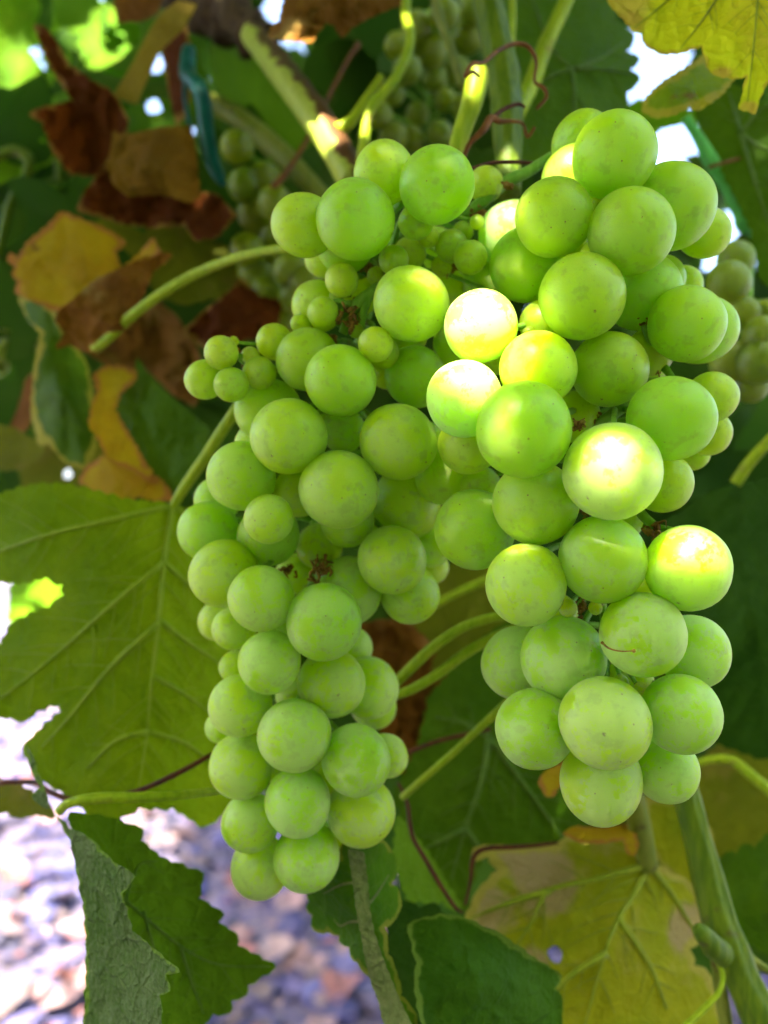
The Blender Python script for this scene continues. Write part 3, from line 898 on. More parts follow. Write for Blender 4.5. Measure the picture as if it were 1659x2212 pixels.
stem('petiole', [(374, 1094, 0.271, 10), (400, 1050, 0.268, 12), (445, 985, 0.262, 13), (500, 900, 0.255, 13), (560, 820, 0.25, 13)], M['petiole'], b)

# hanging folded leaf, bottom left
b = leaf('vine_leaf', 'folded vine leaf with grey felted underside hanging at the bottom left', P(140, 1742, 0.225))
blade(b, [(150, 1755), (230, 1765), (310, 1790), (305, 1815), (345, 1850), (370, 1862), (440, 1885), (430, 1940), (485, 1975), (472, 1992), (515, 2022), (513, 2042), (597, 2088), (536, 2128), (533, 2150),
          (500, 2162), (498, 2188), (460, 2190), (442, 2212), (430, 2290), (180, 2290), (186, 2100), (188, 1950), (160, 1830)],
      [(190, 2000, 0.216), (300, 1810, 0.238), (590, 2090, 0.240), (440, 2250, 0.238), (150, 1760, 0.224), (350, 2000, 0.232)], G_DARK,
      veins=[[(200, 1880), (270, 1944), (390, 2044), (475, 2084), (585, 2088)], [(310, 1969), (330, 2040), (345, 2090)], [(390, 2044), (415, 2124), (440, 2190)], [(270, 1944), (300, 1870), (340, 1860)]],
      vein_mat=VEIN_D, vein_w=4.0, teeth=(5, 34), grid=10, quilt=-0.0004)
blade(b, [(55, 1606), (68, 1625), (80, 1665), (95, 1700), (105, 1745), (120, 1760), (150, 1790), (190, 1808), (245, 1862), (292, 1893), (265, 1930), (268, 1945), (285, 2010), (327, 2045), (390, 2100), (358, 2105),
          (368, 2140), (345, 2150), (348, 2200), (350, 2290), (172, 2290), (185, 2180), (190, 2050), (180, 1950), (152, 1815), (115, 1750), (85, 1738), (68, 1720), (88, 1700), (62, 1650)],
      [(184, 2000, 0.214), (100, 1720, 0.225), (60, 1620, 0.23), (290, 1893, 0.196), (385, 2100, 0.184), (350, 2280, 0.186), (176, 2280, 0.212), (160, 1830, 0.219)], G_FELT,
      teeth=(4, 40), grid=9, wave=0.002)
stem('petiole', [(128, 1752, 0.224, 10), (150, 1735, 0.222, 11), (210, 1724, 0.222, 12), (300, 1722, 0.224, 11), (400, 1716, 0.23, 9), (480, 1706, 0.24, 8), (540, 1690, 0.25, 8)], M['petiole'], b)

# leaf folded along its midrib below the left bunch
b = leaf('vine_leaf', 'vine leaf folded along a pale felted midrib below the left bunch', P(790, 1800, 0.22))
blade(b, [(734, 1851), (710, 1860), (690, 1890), (663, 1928), (667, 1945), (664, 1970), (673, 1976), (678, 2011), (707, 2014), (732, 2021), (734, 2036), (754, 2046), (763, 2076), (771, 2078), (793, 2108), (803, 2110), (807, 2132),
          (816, 2142), (830, 2211), (838, 2290), (930, 2290), (902, 2212), (892, 2179), (865, 2150), (867, 2137), (853, 2090), (838, 2061), (838, 2044), (830, 2004), (843, 1999), (860, 1975), (867, 1947), (858, 1915), (845, 1910),
          (855, 1891), (858, 1871), (843, 1832), (826, 1814), (790, 1780), (745, 1790)],
      [(766, 1841, 0.218), (784, 1967, 0.216), (806, 2066, 0.214), (862, 2240, 0.210), (665, 1950, 0.234), (734, 2030, 0.23), (860, 1930, 0.232), (850, 2090, 0.220), (820, 1860, 0.23)], G_TEETH,
      veins=[[(784, 1990), (755, 1992), (735, 2000), (720, 1985)], [(776, 1906), (740, 1910), (700, 1930)], [(790, 1960), (815, 1930), (840, 1890)]],
      vein_mat=PALE_FELT, vein_w=4.0, teeth=(4, 30), grid=8, side_veins=False)
blade(b, [(752, 1835), (758, 1880), (764, 1920), (770, 1967), (780, 2016), (788, 2066), (800, 2117), (818, 2164), (832, 2215), (840, 2290), (915, 2290), (895, 2225), (865, 2164), (845, 2117), (826, 2066), (808, 2016), (799, 1967), (794, 1906), (786, 1841)],
      [(768, 1841, 0.2145), (784, 1967, 0.2125), (806, 2066, 0.2105), (862, 2240, 0.2055), (788, 1900, 0.2165), (764, 1910, 0.2165), (800, 2117, 0.2125), (840, 2117, 0.2115)], PALE_FELT,
      teeth=(2, 24), grid=7, wave=0.0008, name='midrib')

# dark leaf bottom centre
b = leaf('vine_leaf', 'dark green vine leaf with rolled yellow green edge at the bottom centre', P(1010, 1985, 0.22))
blade(b, [(880, 1998), (905, 1985), (960, 1975), (1010, 1985), (1040, 2000), (1080, 2015), (1140, 2060), (1215, 2108), (1200, 2135), (1215, 2160), (1212, 2290), (940, 2290), (905, 2190), (895, 2130), (900, 2080)],
      [(1000, 1985, 0.222), (890, 2000, 0.225), (1210, 2110, 0.235), (1040, 2120, 0.212), (1000, 2280, 0.214), (1200, 2280, 0.23)], 
      leaf_mat('leaf_dark_rolled', (0.03, 0.095, 0.010), (0.045, 0.12, 0.012), vein=(0.07, 0.15, 0.02), edge=(0.16, 0.24, 0.03), edge_w=0.10, trans=0.3),
      veins=[[(990, 1990), (1035, 2080), (1060, 2180), (1070, 2280)], [(1010, 2030), (1090, 2090), (1170, 2130)], [(1030, 2075), (970, 2120), (940, 2190)]], teeth=(4, 34), grid=10, curl=-0.002, quilt=0.002)
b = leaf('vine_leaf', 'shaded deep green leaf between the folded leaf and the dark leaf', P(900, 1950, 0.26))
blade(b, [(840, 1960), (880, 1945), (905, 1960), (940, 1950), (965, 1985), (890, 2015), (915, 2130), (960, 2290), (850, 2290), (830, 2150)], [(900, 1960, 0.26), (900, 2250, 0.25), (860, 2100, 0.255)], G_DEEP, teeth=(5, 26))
b = leaf('vine_leaf', 'light green leaf tip above a thin dark tendril, bottom centre', P(878, 1790, 0.28))
blade(b, [(858, 1760), (880, 1785), (930, 1850), (998, 1960), (975, 1965), (955, 1945), (935, 1960), (905, 1945), (885, 1955), (868, 1910), (850, 1850)], [(870, 1800, 0.275), (990, 1960, 0.285), (880, 1940, 0.27)], G_MID, teeth=(5, 24), veins=[[(872, 1790), (910, 1870), (950, 1940)]])

# dark big leaf between the two bunches
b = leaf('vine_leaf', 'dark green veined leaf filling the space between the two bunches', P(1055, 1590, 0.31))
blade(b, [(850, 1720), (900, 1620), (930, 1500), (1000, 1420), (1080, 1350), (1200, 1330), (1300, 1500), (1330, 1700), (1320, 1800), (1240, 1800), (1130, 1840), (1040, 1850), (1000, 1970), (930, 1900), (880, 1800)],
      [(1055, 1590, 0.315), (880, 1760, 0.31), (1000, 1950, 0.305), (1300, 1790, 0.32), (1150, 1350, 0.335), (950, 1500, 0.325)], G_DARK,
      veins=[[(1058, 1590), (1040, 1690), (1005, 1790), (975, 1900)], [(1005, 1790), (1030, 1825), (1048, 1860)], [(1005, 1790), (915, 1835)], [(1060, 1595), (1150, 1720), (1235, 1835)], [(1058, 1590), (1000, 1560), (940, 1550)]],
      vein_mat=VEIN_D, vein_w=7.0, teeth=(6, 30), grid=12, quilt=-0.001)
b = leaf('vine_leaf', 'olive leaf in the gap between the bunches above the thin stalks', P(1060, 1230, 0.36))
blade(b, [(880, 1330), (960, 1230), (1060, 1180), (1150, 1290), (1120, 1420), (1000, 1520), (930, 1490)], [(900, 1330, 0.36), (1100, 1250, 0.35), (1000, 1500, 0.35)], OLIVE, veins=[[(1060, 1200), (1010, 1340), (980, 1480)]])
b = leaf('dry_leaf', 'crumpled brown dry leaf showing between the bunches', P(850, 1350, 0.34))
blade(b, [(770, 1350), (830, 1338), (880, 1345), (945, 1400), (925, 1450), (995, 1468), (965, 1560), (935, 1640), (890, 1690), (840, 1640), (800, 1500)],
      [(800, 1360, 0.335), (940, 1400, 0.325), (900, 1500, 0.345), (980, 1475, 0.335), (890, 1680, 0.345), (820, 1550, 0.335)], BROWN, teeth=(4, 26), wave=0.010, veins=[[(850, 1350), (890, 1480), (900, 1640)]])

# big yellowing leaf bottom right
b = leaf('vine_leaf', 'large yellow green vine leaf with green veins at the bottom right', P(1400, 1868, 0.28))
blade(b, [(1000, 1995), (1030, 1925), (1075, 1880), (1055, 1850), (1020, 1862), (1022, 1832), (1060, 1825), (1130, 1832), (1200, 1822), (1240, 1800), (1300, 1808), (1345, 1800), (1380, 1850), (1395, 1868), (1420, 1868), (1450, 1885), (1490, 1905), (1530, 1960),
          (1530, 2020), (1490, 2050), (1500, 2085), (1530, 2100), (1550, 2160), (1575, 2290), (1160, 2290), (1120, 2200), (1110, 2100), (1080, 2050), (1040, 2030)],
      [(1400, 1868, 0.282), (1020, 1990, 0.275), (1060, 1830, 0.285), (1500, 1960, 0.29), (1300, 2050, 0.262), (1250, 2280, 0.255), (1520, 2250, 0.27), (1130, 2080, 0.265)], YELLOW_PALE,
      veins=[[(1400, 1868), (1290, 1898), (1185, 1925), (1150, 1990), (1108, 2055)], [(1188, 1924), (1100, 1950), (1015, 1985)], [(1400, 1868), (1370, 1930), (1335, 1985), (1300, 2080), (1255, 2250)], [(1335, 1985), (1400, 2080), (1440, 2180)],
             [(1400, 1868), (1450, 1930), (1500, 2010)], [(1310, 2060), (1230, 2110), (1180, 2180)]],
      vein_mat=VEIN_Y, vein_w=9.0, teeth=(5, 34), grid=11, holes=[(1200, 2062, 18)], quilt=-0.0012, scorch=[(1130, 1850, 110), (1040, 1960, 110), (1180, 1900, 120), (1500, 2010, 90), (1150, 2080, 60)])
stem('petiole', [(1340, 1640, 0.27, 22), (1368, 1730, 0.272, 26), (1386, 1800, 0.276, 25), (1400, 1872, 0.279, 22)], M['cane_olive'], b)
b = leaf('dry_leaf', 'brown and yellow dry leaf edge under the right bunch tip', P(1300, 1790, 0.30))
blade(b, [(1215, 1800), (1240, 1785), (1300, 1788), (1350, 1780), (1372, 1785), (1380, 1830), (1370, 1850), (1355, 1845), (1345, 1815), (1300, 1822), (1250, 1820)], [(1230, 1800, 0.268), (1370, 1800, 0.272), (1300, 1810, 0.266)], YELLOW, teeth=(2, 20), grid=8, curl=-0.001)
b = leaf('dry_leaf', 'small orange scrap of dry leaf left of the right bunch tip', P(1180, 1670, 0.26))
blade(b, [(1162, 1690), (1175, 1668), (1230, 1640), (1250, 1670), (1215, 1690), (1195, 1722), (1178, 1720)], [(1170, 1700, 0.255), (1240, 1660, 0.262), (1190, 1715, 0.252)], YELLOW, teeth=(2, 18), grid=7)
b = leaf('vine_leaf', 'yellow green leaf behind the thick cane, lower right', P(1430, 1790, 0.31))
blade(b, [(1390, 1720), (1480, 1720), (1540, 1800), (1540, 1900), (1500, 1940), (1440, 1880), (1400, 1830)], [(1400, 1750, 0.315), (1520, 1800, 0.31), (1480, 1920, 0.305)], YELLOW_PALE, teeth=(3, 30))

# right edge leaves
b = leaf('vine_leaf', 'dark green leaf at the right edge beside the right bunch', P(1600, 1050, 0.33))
blade(b, [(1440, 1130), (1520, 1070), (1600, 1045), (1700, 1030), (1790, 1080), (1860, 1200), (1840, 1330), (1870, 1430), (1800, 1560), (1720, 1600), (1650, 1640), (1560, 1610), (1470, 1560), (1430, 1300)], [(1500, 1100, 0.33), (1720, 1060, 0.31), (1640, 1350, 0.30), (1480, 1500, 0.33), (1680, 1600, 0.32)], G_DEEP,
      veins=[[(1600, 1050), (1610, 1200), (1640, 1400), (1650, 1580)], [(1605, 1130), (1530, 1250), (1490, 1380)]], teeth=(6, 32), grid=13, quilt=0.003)
b = leaf('vine_leaf', 'olive leaf at the right edge below the dark leaf', P(1560, 1650, 0.33))
blade(b, [(1490, 1660), (1560, 1600), (1660, 1640), (1740, 1680), (1800, 1740), (1780, 1820), (1720, 1850), (1660, 1840), (1600, 1862), (1550, 1850), (1520, 1790)], [(1510, 1680, 0.33), (1720, 1700, 0.32), (1620, 1850, 0.315), (1700, 1840, 0.31)], OLIVE, veins=[[(1500, 1660), (1600, 1730), (1700, 1790)]], teeth=(4, 26))
b = leaf('vine_leaf', 'dark toothed green leaf at the lower right edge beside the cane', P(1540, 1900, 0.30))
blade(b, [(1535, 1890), (1570, 1840), (1590, 1845), (1610, 1822), (1630, 1832), (1660, 1800), (1720, 1790), (1790, 1840), (1810, 1930), (1780, 2020), (1720, 2070), (1650, 2060), (1590, 2010), (1550, 1950)], [(1550, 1900, 0.305), (1720, 1820, 0.30), (1700, 2060, 0.29), (1620, 1930, 0.292)], G_DARK, veins=[[(1540, 1895), (1600, 1950), (1680, 2030)]], teeth=(6, 26))
stem_list = []
s = stem('leaf_stalk', [(1490, 1655, 0.30, 7), (1540, 1640, 0.298, 10), (1585, 1645, 0.295, 12), (1630, 1680, 0.29, 12), (1700, 1740, 0.285, 12)], M['petiole'])
tag(s, 'yellow green leaf stalk arching to the right edge under the right bunch', 'stem')
s = stem('leaf_stalk', [(1700, 915, 0.285, 13), (1650, 965, 0.288, 13), (1615, 1005, 0.29, 13), (1588, 1045, 0.292, 13)], M['petiole'])
tag(s, 'pale leaf stalk ending at the right edge above the dark leaf', 'stem')

# top right
b = leaf('vine_leaf', 'dark green leaf with pale veins at the top right centre', P(1235, 145, 0.33))
blade(b, [(1090, -60), (1300, -60), (1330, 40), (1372, 82), (1352, 110), (1384, 128), (1362, 150), (1385, 172), (1355, 200), (1350, 232), (1325, 262), (1270, 280), (1190, 345), (1110, 350), (1080, 200)],
      [(1235, 145, 0.325), (1120, 0, 0.34), (1370, 130, 0.335), (1180, 330, 0.315), (1320, 250, 0.325)], G_MID,
      veins=[[(1235, 148), (1290, 130), (1350, 90)], [(1235, 148), (1300, 150), (1370, 160)], [(1235, 148), (1240, 220), (1230, 300)], [(1235, 148), (1190, 100), (1150, 0)], [(1235, 148), (1180, 170), (1110, 230)]], vein_mat=VEIN_D, vein_w=5, teeth=(6, 30), grid=11, quilt=-0.0006)
b = leaf('vine_leaf', 'yellow vine leaf with brown blotch in the top right corner', P(1560, -30, 0.22))
blade(b, [(1305, -60), (1315, 10), (1345, 40), (1370, 70), (1385, 72), (1395, 100), (1430, 118), (1470, 115), (1515, 100), (1530, 150), (1550, 165), (1590, 170), (1612, 165), (1605, 200), (1595, 235), (1615, 240), (1632, 247), (1640, 215), (1662, 170), (1710, 160), (1750, 120), (1800, 130), (1830, 60), (1790, 10), (1810, -60), (1740, -130), (1640, -170), (1520, -150), (1450, -190), (1370, -140), (1330, -150)],
      [(1310, -40, 0.238), (1400, 90, 0.232), (1520, 110, 0.222), (1630, 240, 0.215), (1700, 0, 0.212), (1550, 0, 0.222)], YELLOW_TOP,
      veins=[[(1580, -50), (1520, 40), (1470, 105)], [(1640, -50), (1630, 80), (1615, 220)], [(1500, -50), (1420, 20), (1370, 60)], [(1700, -40), (1720, 60), (1730, 140)]], vein_mat=VEIN_Y, vein_w=3.2, teeth=(3, 24), grid=9, quilt=-0.0006, scorch=[(1325, 5, 130), (1560, 168, 40), (1620, 240, 32)])
b = leaf('vine_leaf', 'curled green leaf with yellow and brown margin under the top right leaf', P(1540, 150, 0.255))
blade(b, [(1385, 240), (1392, 215), (1415, 190), (1440, 170), (1475, 150), (1520, 118), (1545, 150), (1590, 165), (1560, 205), (1530, 225), (1510, 240), (1490, 232), (1450, 250), (1415, 255)],
      [(1390, 235, 0.255), (1520, 125, 0.262), (1500, 235, 0.245), (1580, 165, 0.252), (1450, 200, 0.248)],
      leaf_mat('leaf_curled_margin', (0.14, 0.24, 0.015), (0.20, 0.28, 0.02), edge=(0.38, 0.30, 0.03), edge_w=0.16, trans=0.35, spot=(0.16, 0.07, 0.02), spot_amt=0.0), teeth=(3, 18), grid=7, veins=[[(1545, 160), (1480, 195), (1400, 230)]])
b = leaf('vine_leaf', 'dark leaf at the right edge below the yellow leaf', P(1590, 260, 0.33))
blade(b, [(1500, 240), (1580, 180), (1660, 230), (1720, 210), (1790, 260), (1840, 380), (1810, 520), (1790, 620), (1730, 690), (1680, 640), (1640, 600), (1625, 500), (1590, 430), (1540, 330)], [(1520, 250, 0.34), (1720, 230, 0.32), (1640, 400, 0.315), (1720, 700, 0.32)], G_DARK,
      veins=[[(1600, 290), (1640, 240), (1700, 210)], [(1600, 290), (1590, 250), (1575, 200)], [(1600, 290), (1650, 320), (1720, 330)], [(1600, 290), (1640, 420), (1700, 600)]], vein_mat=VEIN_D, vein_w=5, teeth=(5, 30), quilt=-0.0006)
b = leaf('vine_leaf', 'bright green sliver of leaf between the two sky gaps, top right', P(1440, 250, 0.37))
blade(b, [(1352, 235), (1380, 212), (1402, 222), (1450, 236), (1510, 236), (1520, 262), (1470, 268), (1430, 278), (1400, 300), (1370, 290)], [(1360, 240, 0.37), (1510, 245, 0.365), (1400, 290, 0.372)], G_LIME, teeth=(2, 20), grid=8)
s = stem('green_shoot', [(1480, 255, 0.33, 10), (1510, 300, 0.33, 12), (1545, 365, 0.33, 16), (1575, 410, 0.33, 15), (1598, 455, 0.33, 18), (1610, 480, 0.33, 26), (1628, 500, 0.335, 16), (1690, 570, 0.34, 9)], M['cane_backlit'], rough=0.25)
tag(s, 'bright green shoot with a swollen node at the right edge', 'stem')
s = stem('leaf_stalk', [(1530, 362, 0.32, 4), (1570, 350, 0.32, 4), (1610, 340, 0.325, 3)], M['tendril_orange'])
tag(s, 'thin brown twig crossing the bright green shoot', 'twig')

# ------------------------------------------------------------------ upper left leaves
b = leaf('vine_leaf', 'bright green leaf at the left edge, upper corner', P(20, 200, 0.46))
blade(b, [(-80, -60), (60, -60), (88, 20), (66, 75), (62, 110), (95, 155), (165, 212), (115, 226), (62, 246), (90, 300), (118, 345), (60, 380), (-80, 420)],
      [(-60, 0, 0.46), (80, 100, 0.47), (160, 212, 0.44), (60, 350, 0.45), (-60, 380, 0.44)], G_LIME, veins=[[(-80, 100), (0, 170), (150, 212)], [(0, 170), (40, 280), (90, 340)], [(-60, 110), (20, 60), (60, 0)]], teeth=(4, 30), grid=13)
b = leaf('vine_leaf', 'lime green lobed leaf at the top left, lit from behind', P(200, -20, 0.55))
blade(b, [(195, -60), (215, 0), (248, 20), (255, 45), (290, 45), (305, 70), (290, 100), (250, 130), (215, 150), (185, 140), (165, 95), (130, 60), (110, 20), (130, -60)], [(150, 0, 0.56), (300, 70, 0.54), (200, 140, 0.54)], G_LIME, teeth=(4, 26), veins=[[(180, -40), (205, 50), (230, 130)]])
b = leaf('dry_leaf', 'rust brown curled dry leaf at the upper left', P(75, 55, 0.37))
blade(b, [(72, 52), (100, 60), (125, 95), (150, 140), (195, 172), (240, 196), (262, 225), (278, 262), (268, 295), (240, 330), (222, 372), (190, 380), (150, 375), (112, 325), (92, 265), (62, 248), (75, 236), (110, 228), (158, 218), (120, 165), (95, 115)],
      [(75, 55, 0.375), (200, 180, 0.365), (160, 218, 0.372), (80, 245, 0.355), (190, 370, 0.372), (270, 260, 0.36), (170, 290, 0.378)], RUST, teeth=(3, 26), wave=0.010, veins=[[(80, 60), (150, 170), (200, 260), (210, 350)]])
b = leaf('dry_leaf', 'dark rust dry leaf behind the tan curled leaf', P(300, 350, 0.37))
blade(b, [(165, 455), (180, 420), (215, 370), (250, 330), (330, 390), (430, 415), (470, 420), (512, 465), (470, 512), (420, 520), (400, 488), (330, 492), (270, 485), (215, 468)],
      [(180, 440, 0.365), (300, 380, 0.372), (500, 465, 0.36), (420, 510, 0.355), (300, 480, 0.37)], RUST, teeth=(3, 24), wave=0.010, veins=[[(250, 350), (360, 440), (480, 470)]])
b = leaf('dry_leaf', 'tan curled dry leaf hanging at the upper left', P(330, 280, 0.33))
blade(b, [(245, 282), (255, 290), (290, 288), (350, 274), (412, 272), (425, 330), (432, 428), (410, 438), (370, 425), (345, 420), (275, 424), (245, 400), (233, 362)],
      [(248, 285, 0.335), (410, 275, 0.345), (240, 370, 0.325), (330, 350, 0.318), (430, 430, 0.34), (345, 420, 0.322), (390, 400, 0.326)], TAN, teeth=(2, 22), wave=0.007, veins=[[(300, 285), (330, 350), (350, 415)], [(330, 350), (390, 390), (420, 430)]])
b = leaf('dry_leaf', 'straw coloured dry strip hanging from the old wood, top left', P(390, 10, 0.38))
blade(b, [(345, 30), (385, 0), (425, 10), (400, 60), (345, 110), (320, 170), (295, 225), (262, 215), (245, 205), (290, 130), (320, 70)], [(390, 10, 0.385), (300, 140, 0.375), (250, 205, 0.37), (295, 225, 0.378)], leaf_mat('leaf_straw', (0.26, 0.17, 0.04), (0.34, 0.24, 0.06), trans=0.2, rough=0.8, streak=(0.16, 0.10, 0.03)), teeth=(1, 30), wave=0.004)
b = leaf('dry_leaf', 'narrow brown dry leaf hanging under the old wood knob, left of the teal tie', P(385, 110, 0.40))
blade(b, [(345, 40), (400, 50), (420, 130), (405, 250), (380, 272), (365, 200), (352, 120)], [(380, 60, 0.40), (400, 260, 0.39), (360, 180, 0.402)], RUST, teeth=(2, 24), wave=0.005)
b = leaf('dry_leaf', 'brown dry leaf at the top edge left of the old wood', P(290, -20, 0.42))
blade(b, [(245, -60), (370, -60), (340, 30), (310, 45), (255, 48), (248, 15)], [(250, -40, 0.42), (350, -40, 0.41), (270, 40, 0.42)], BROWN, teeth=(2, 24))
b = leaf('dry_leaf', 'orange brown dry leaf with torn edge at the top centre', P(720, -40, 0.30))
blade(b, [(578, 80), (585, 60), (603, 45), (612, 5), (615, -60), (890, -60), (868, 8), (800, 38), (760, 60), (738, 82), (722, 55), (705, 48), (688, 70), (672, 93), (630, 88), (600, 84)],
      [(580, 80, 0.295), (680, 0, 0.30), (860, 0, 0.31), (672, 93, 0.288), (738, 80, 0.295), (620, -40, 0.31)], BROWN, teeth=(3, 22), wave=0.007, veins=[[(690, -50), (680, 10), (672, 85)], [(780, -50), (755, 10), (738, 75)]])
b = leaf('vine_leaf', 'green leaf behind the teal tie, upper left centre', P(560, 150, 0.44))
blade(b, [(452, 95), (480, 72), (520, 90), (560, 110), (610, 180), (650, 240), (690, 300), (640, 330), (580, 300), (520, 240), (470, 200), (455, 150)], [(460, 100, 0.44), (560, 180, 0.43), (670, 300, 0.43)], G_MID, teeth=(4, 26), veins=[[(480, 90), (560, 180), (650, 290)]])
b = leaf('vine_leaf', 'yellow orange dying leaf on the left with small dark spots', P(200, 640, 0.32))
blade(b, [(14, 560), (22, 545), (38, 556), (62, 520), (100, 490), (132, 456), (160, 466), (205, 484), (250, 505), (274, 525), (250, 545), (262, 580), (300, 548), (330, 512), (348, 545), (300, 570), (240, 590), (200, 610), (165, 660), (120, 672), (70, 650), (30, 632), (38, 610), (24, 592), (32, 578)],
      [(30, 590, 0.325), (132, 458, 0.332), (270, 525, 0.325), (160, 560, 0.315), (330, 520, 0.318), (120, 665, 0.318)], YELLOW, teeth=(3, 22), veins=[[(200, 640), (150, 570), (130, 470)], [(200, 640), (220, 560), (260, 525)], [(180, 620), (100, 600), (40, 590)]], wave=0.003)
blade(b, [(118, 690), (125, 675), (175, 632), (200, 608), (245, 585), (300, 562), (345, 545), (372, 550), (365, 560), (332, 585), (310, 640), (275, 700), (240, 735), (205, 762), (185, 762), (152, 745), (120, 752), (130, 735), (140, 720)],
      [(125, 690, 0.312), (240, 590, 0.312), (365, 555, 0.316), (300, 640, 0.305), (195, 755, 0.315), (220, 680, 0.300)], BROWN, teeth=(3, 22), wave=0.007, veins=[[(200, 750), (250, 650), (340, 560)], [(200, 750), (170, 690), (140, 690)]], name='folded_lobe')
stem('petiole', [(205, 752, 0.312, 12), (235, 730, 0.306, 11), (270, 695, 0.30, 11), (340, 640, 0.29, 11), (430, 588, 0.28, 11), (530, 552, 0.265, 10), (640, 532, 0.25, 10)], M['petiole'], b)
b = leaf('vine_leaf', 'tall curled green leaf with yellow margin at the left', P(130, 680, 0.34))
blade(b, [(38, 640), (72, 648), (118, 672), (145, 720), (172, 760), (190, 790), (200, 850), (212, 930), (205, 975), (185, 1012), (140, 1000), (105, 958), (82, 960), (68, 900), (72, 800), (88, 720), (60, 690)],
      [(50, 645, 0.345), (130, 700, 0.33), (200, 800, 0.345), (140, 850, 0.322), (75, 880, 0.345), (180, 1000, 0.335)], G_MARGIN, teeth=(3, 24), grid=9, veins=[[(110, 680), (135, 800), (150, 980)]], quilt=0.003)
b = leaf('vine_leaf', 'green leaf with folded yellow margin left of the bunch', P(375, 1075, 0.30))
blade(b, [(296, 772), (315, 800), (350, 840), (455, 930), (440, 965), (410, 1020), (380, 1070), (330, 1020), (285, 950), (240, 885), (255, 850), (285, 820)], [(300, 780, 0.325), (450, 930, 0.30), (375, 1060, 0.298), (260, 880, 0.315), (330, 900, 0.308)], G_DARK, teeth=(2, 30),
      veins=[[(375, 1070), (330, 960), (290, 850)], [(350, 1000), (390, 940), (420, 910)]], quilt=0.003)
blade(b, [(200, 810), (225, 792), (262, 790), (296, 800), (290, 825), (262, 850), (248, 885), (280, 940), (318, 1005), (345, 1045), (320, 1042), (290, 1018), (250, 1005), (228, 985), (215, 955), (192, 920), (196, 880), (210, 845)],
      [(215, 800, 0.318), (290, 805, 0.316), (250, 880, 0.308), (200, 920, 0.30), (330, 1035, 0.296), (230, 980, 0.296)], YELLOW, teeth=(4, 20), grid=8, name='folded_margin')
b = leaf('vine_leaf', 'yellow leaf with ragged brown edge above the large green leaf', P(370, 1080, 0.30))
blade(b, [(170, 1040), (185, 1010), (225, 985), (260, 1000), (300, 1015), (345, 1035), (365, 1055), (372, 1080), (340, 1082), (300, 1072), (262, 1082), (220, 1072), (190, 1062)], [(180, 1040, 0.31), (300, 1020, 0.30), (370, 1070, 0.296), (250, 1075, 0.298)], YELLOW, teeth=(5, 16), grid=8)
b = leaf('dry_leaf', 'rosy brown dull dry leaf behind the green leaf, left', P(300, 720, 0.39))
blade(b, [(190, 765), (260, 700), (330, 640), (380, 680), (430, 760), (440, 830), (420, 880), (370, 850), (310, 790), (250, 800)], [(200, 765, 0.385), (330, 650, 0.39), (430, 850, 0.375), (330, 780, 0.385)], ROSY, teeth=(3, 30), wave=0.010)
b = leaf('dry_leaf', 'brown pointed dry leaf left of the small berries', P(500, 630, 0.36))
blade(b, [(392, 718), (440, 672), (500, 625), (520, 598), (560, 640), (610, 650), (600, 705), (560, 730), (500, 740), (440, 752)], [(395, 720, 0.355), (520, 605, 0.365), (500, 690, 0.345), (600, 690, 0.36)], RUST, teeth=(2, 30), wave=0.010, veins=[[(400, 715), (500, 680), (590, 670)]])
b = leaf('vine_leaf', 'olive green leaf low at the left edge', P(0, 940, 0.40))
blade(b, [(-60, 900), (40, 930), (98, 965), (90, 985), (50, 1012), (-60, 1020)], [(-40, 920, 0.40), (95, 970, 0.39), (0, 1010, 0.395)], OLIVE, teeth=(4, 24))
b = leaf('dry_leaf', 'orange dry leaf edge at the left border', P(40, 870, 0.42))
blade(b, [(15, 935), (40, 880), (55, 820), (75, 800), (80, 870), (62, 925), (40, 940)], [(20, 930, 0.42), (70, 810, 0.41), (60, 920, 0.41)], BROWN, teeth=(2, 20), grid=8)
b = leaf('vine_leaf', 'olive leaf tip at the left border beside the folded leaf', P(0, 1700, 0.27))
blade(b, [(-60, 1670), (30, 1688), (75, 1715), (112, 1742), (116, 1768), (80, 1760), (40, 1768), (15, 1755), (-60, 1750)], [(-50, 1690, 0.275), (110, 1750, 0.262), (20, 1750, 0.268)], OLIVE, teeth=(4, 24), grid=9)
b = leaf('vine_leaf', 'pale sunlit leaf seen through the gap in the large green leaf', P(20, 1280, 0.9))
blade(b, [(20, 1262), (60, 1240), (110, 1235), (150, 1255), (150, 1290), (110, 1320), (50, 1340), (15, 1345)], [(20, 1270, 0.9), (150, 1270, 0.88), (50, 1340, 0.86)], G_LIME, teeth=(5, 24))
b = leaf('vine_leaf', 'dark green leaf between the yellow leaf and the rust leaf, left', P(260, 470, 0.36))
blade(b, [(200, 480), (230, 476), (270, 480), (310, 510), (340, 470), (420, 500), (480, 520), (520, 600), (480, 640), (400, 660), (340, 640), (300, 560), (270, 540)], [(210, 480, 0.385), (400, 500, 0.39), (400, 650, 0.38), (500, 600, 0.385)], OLIVE, teeth=(4, 28), veins=[[(300, 520), (380, 570), (460, 620)]])

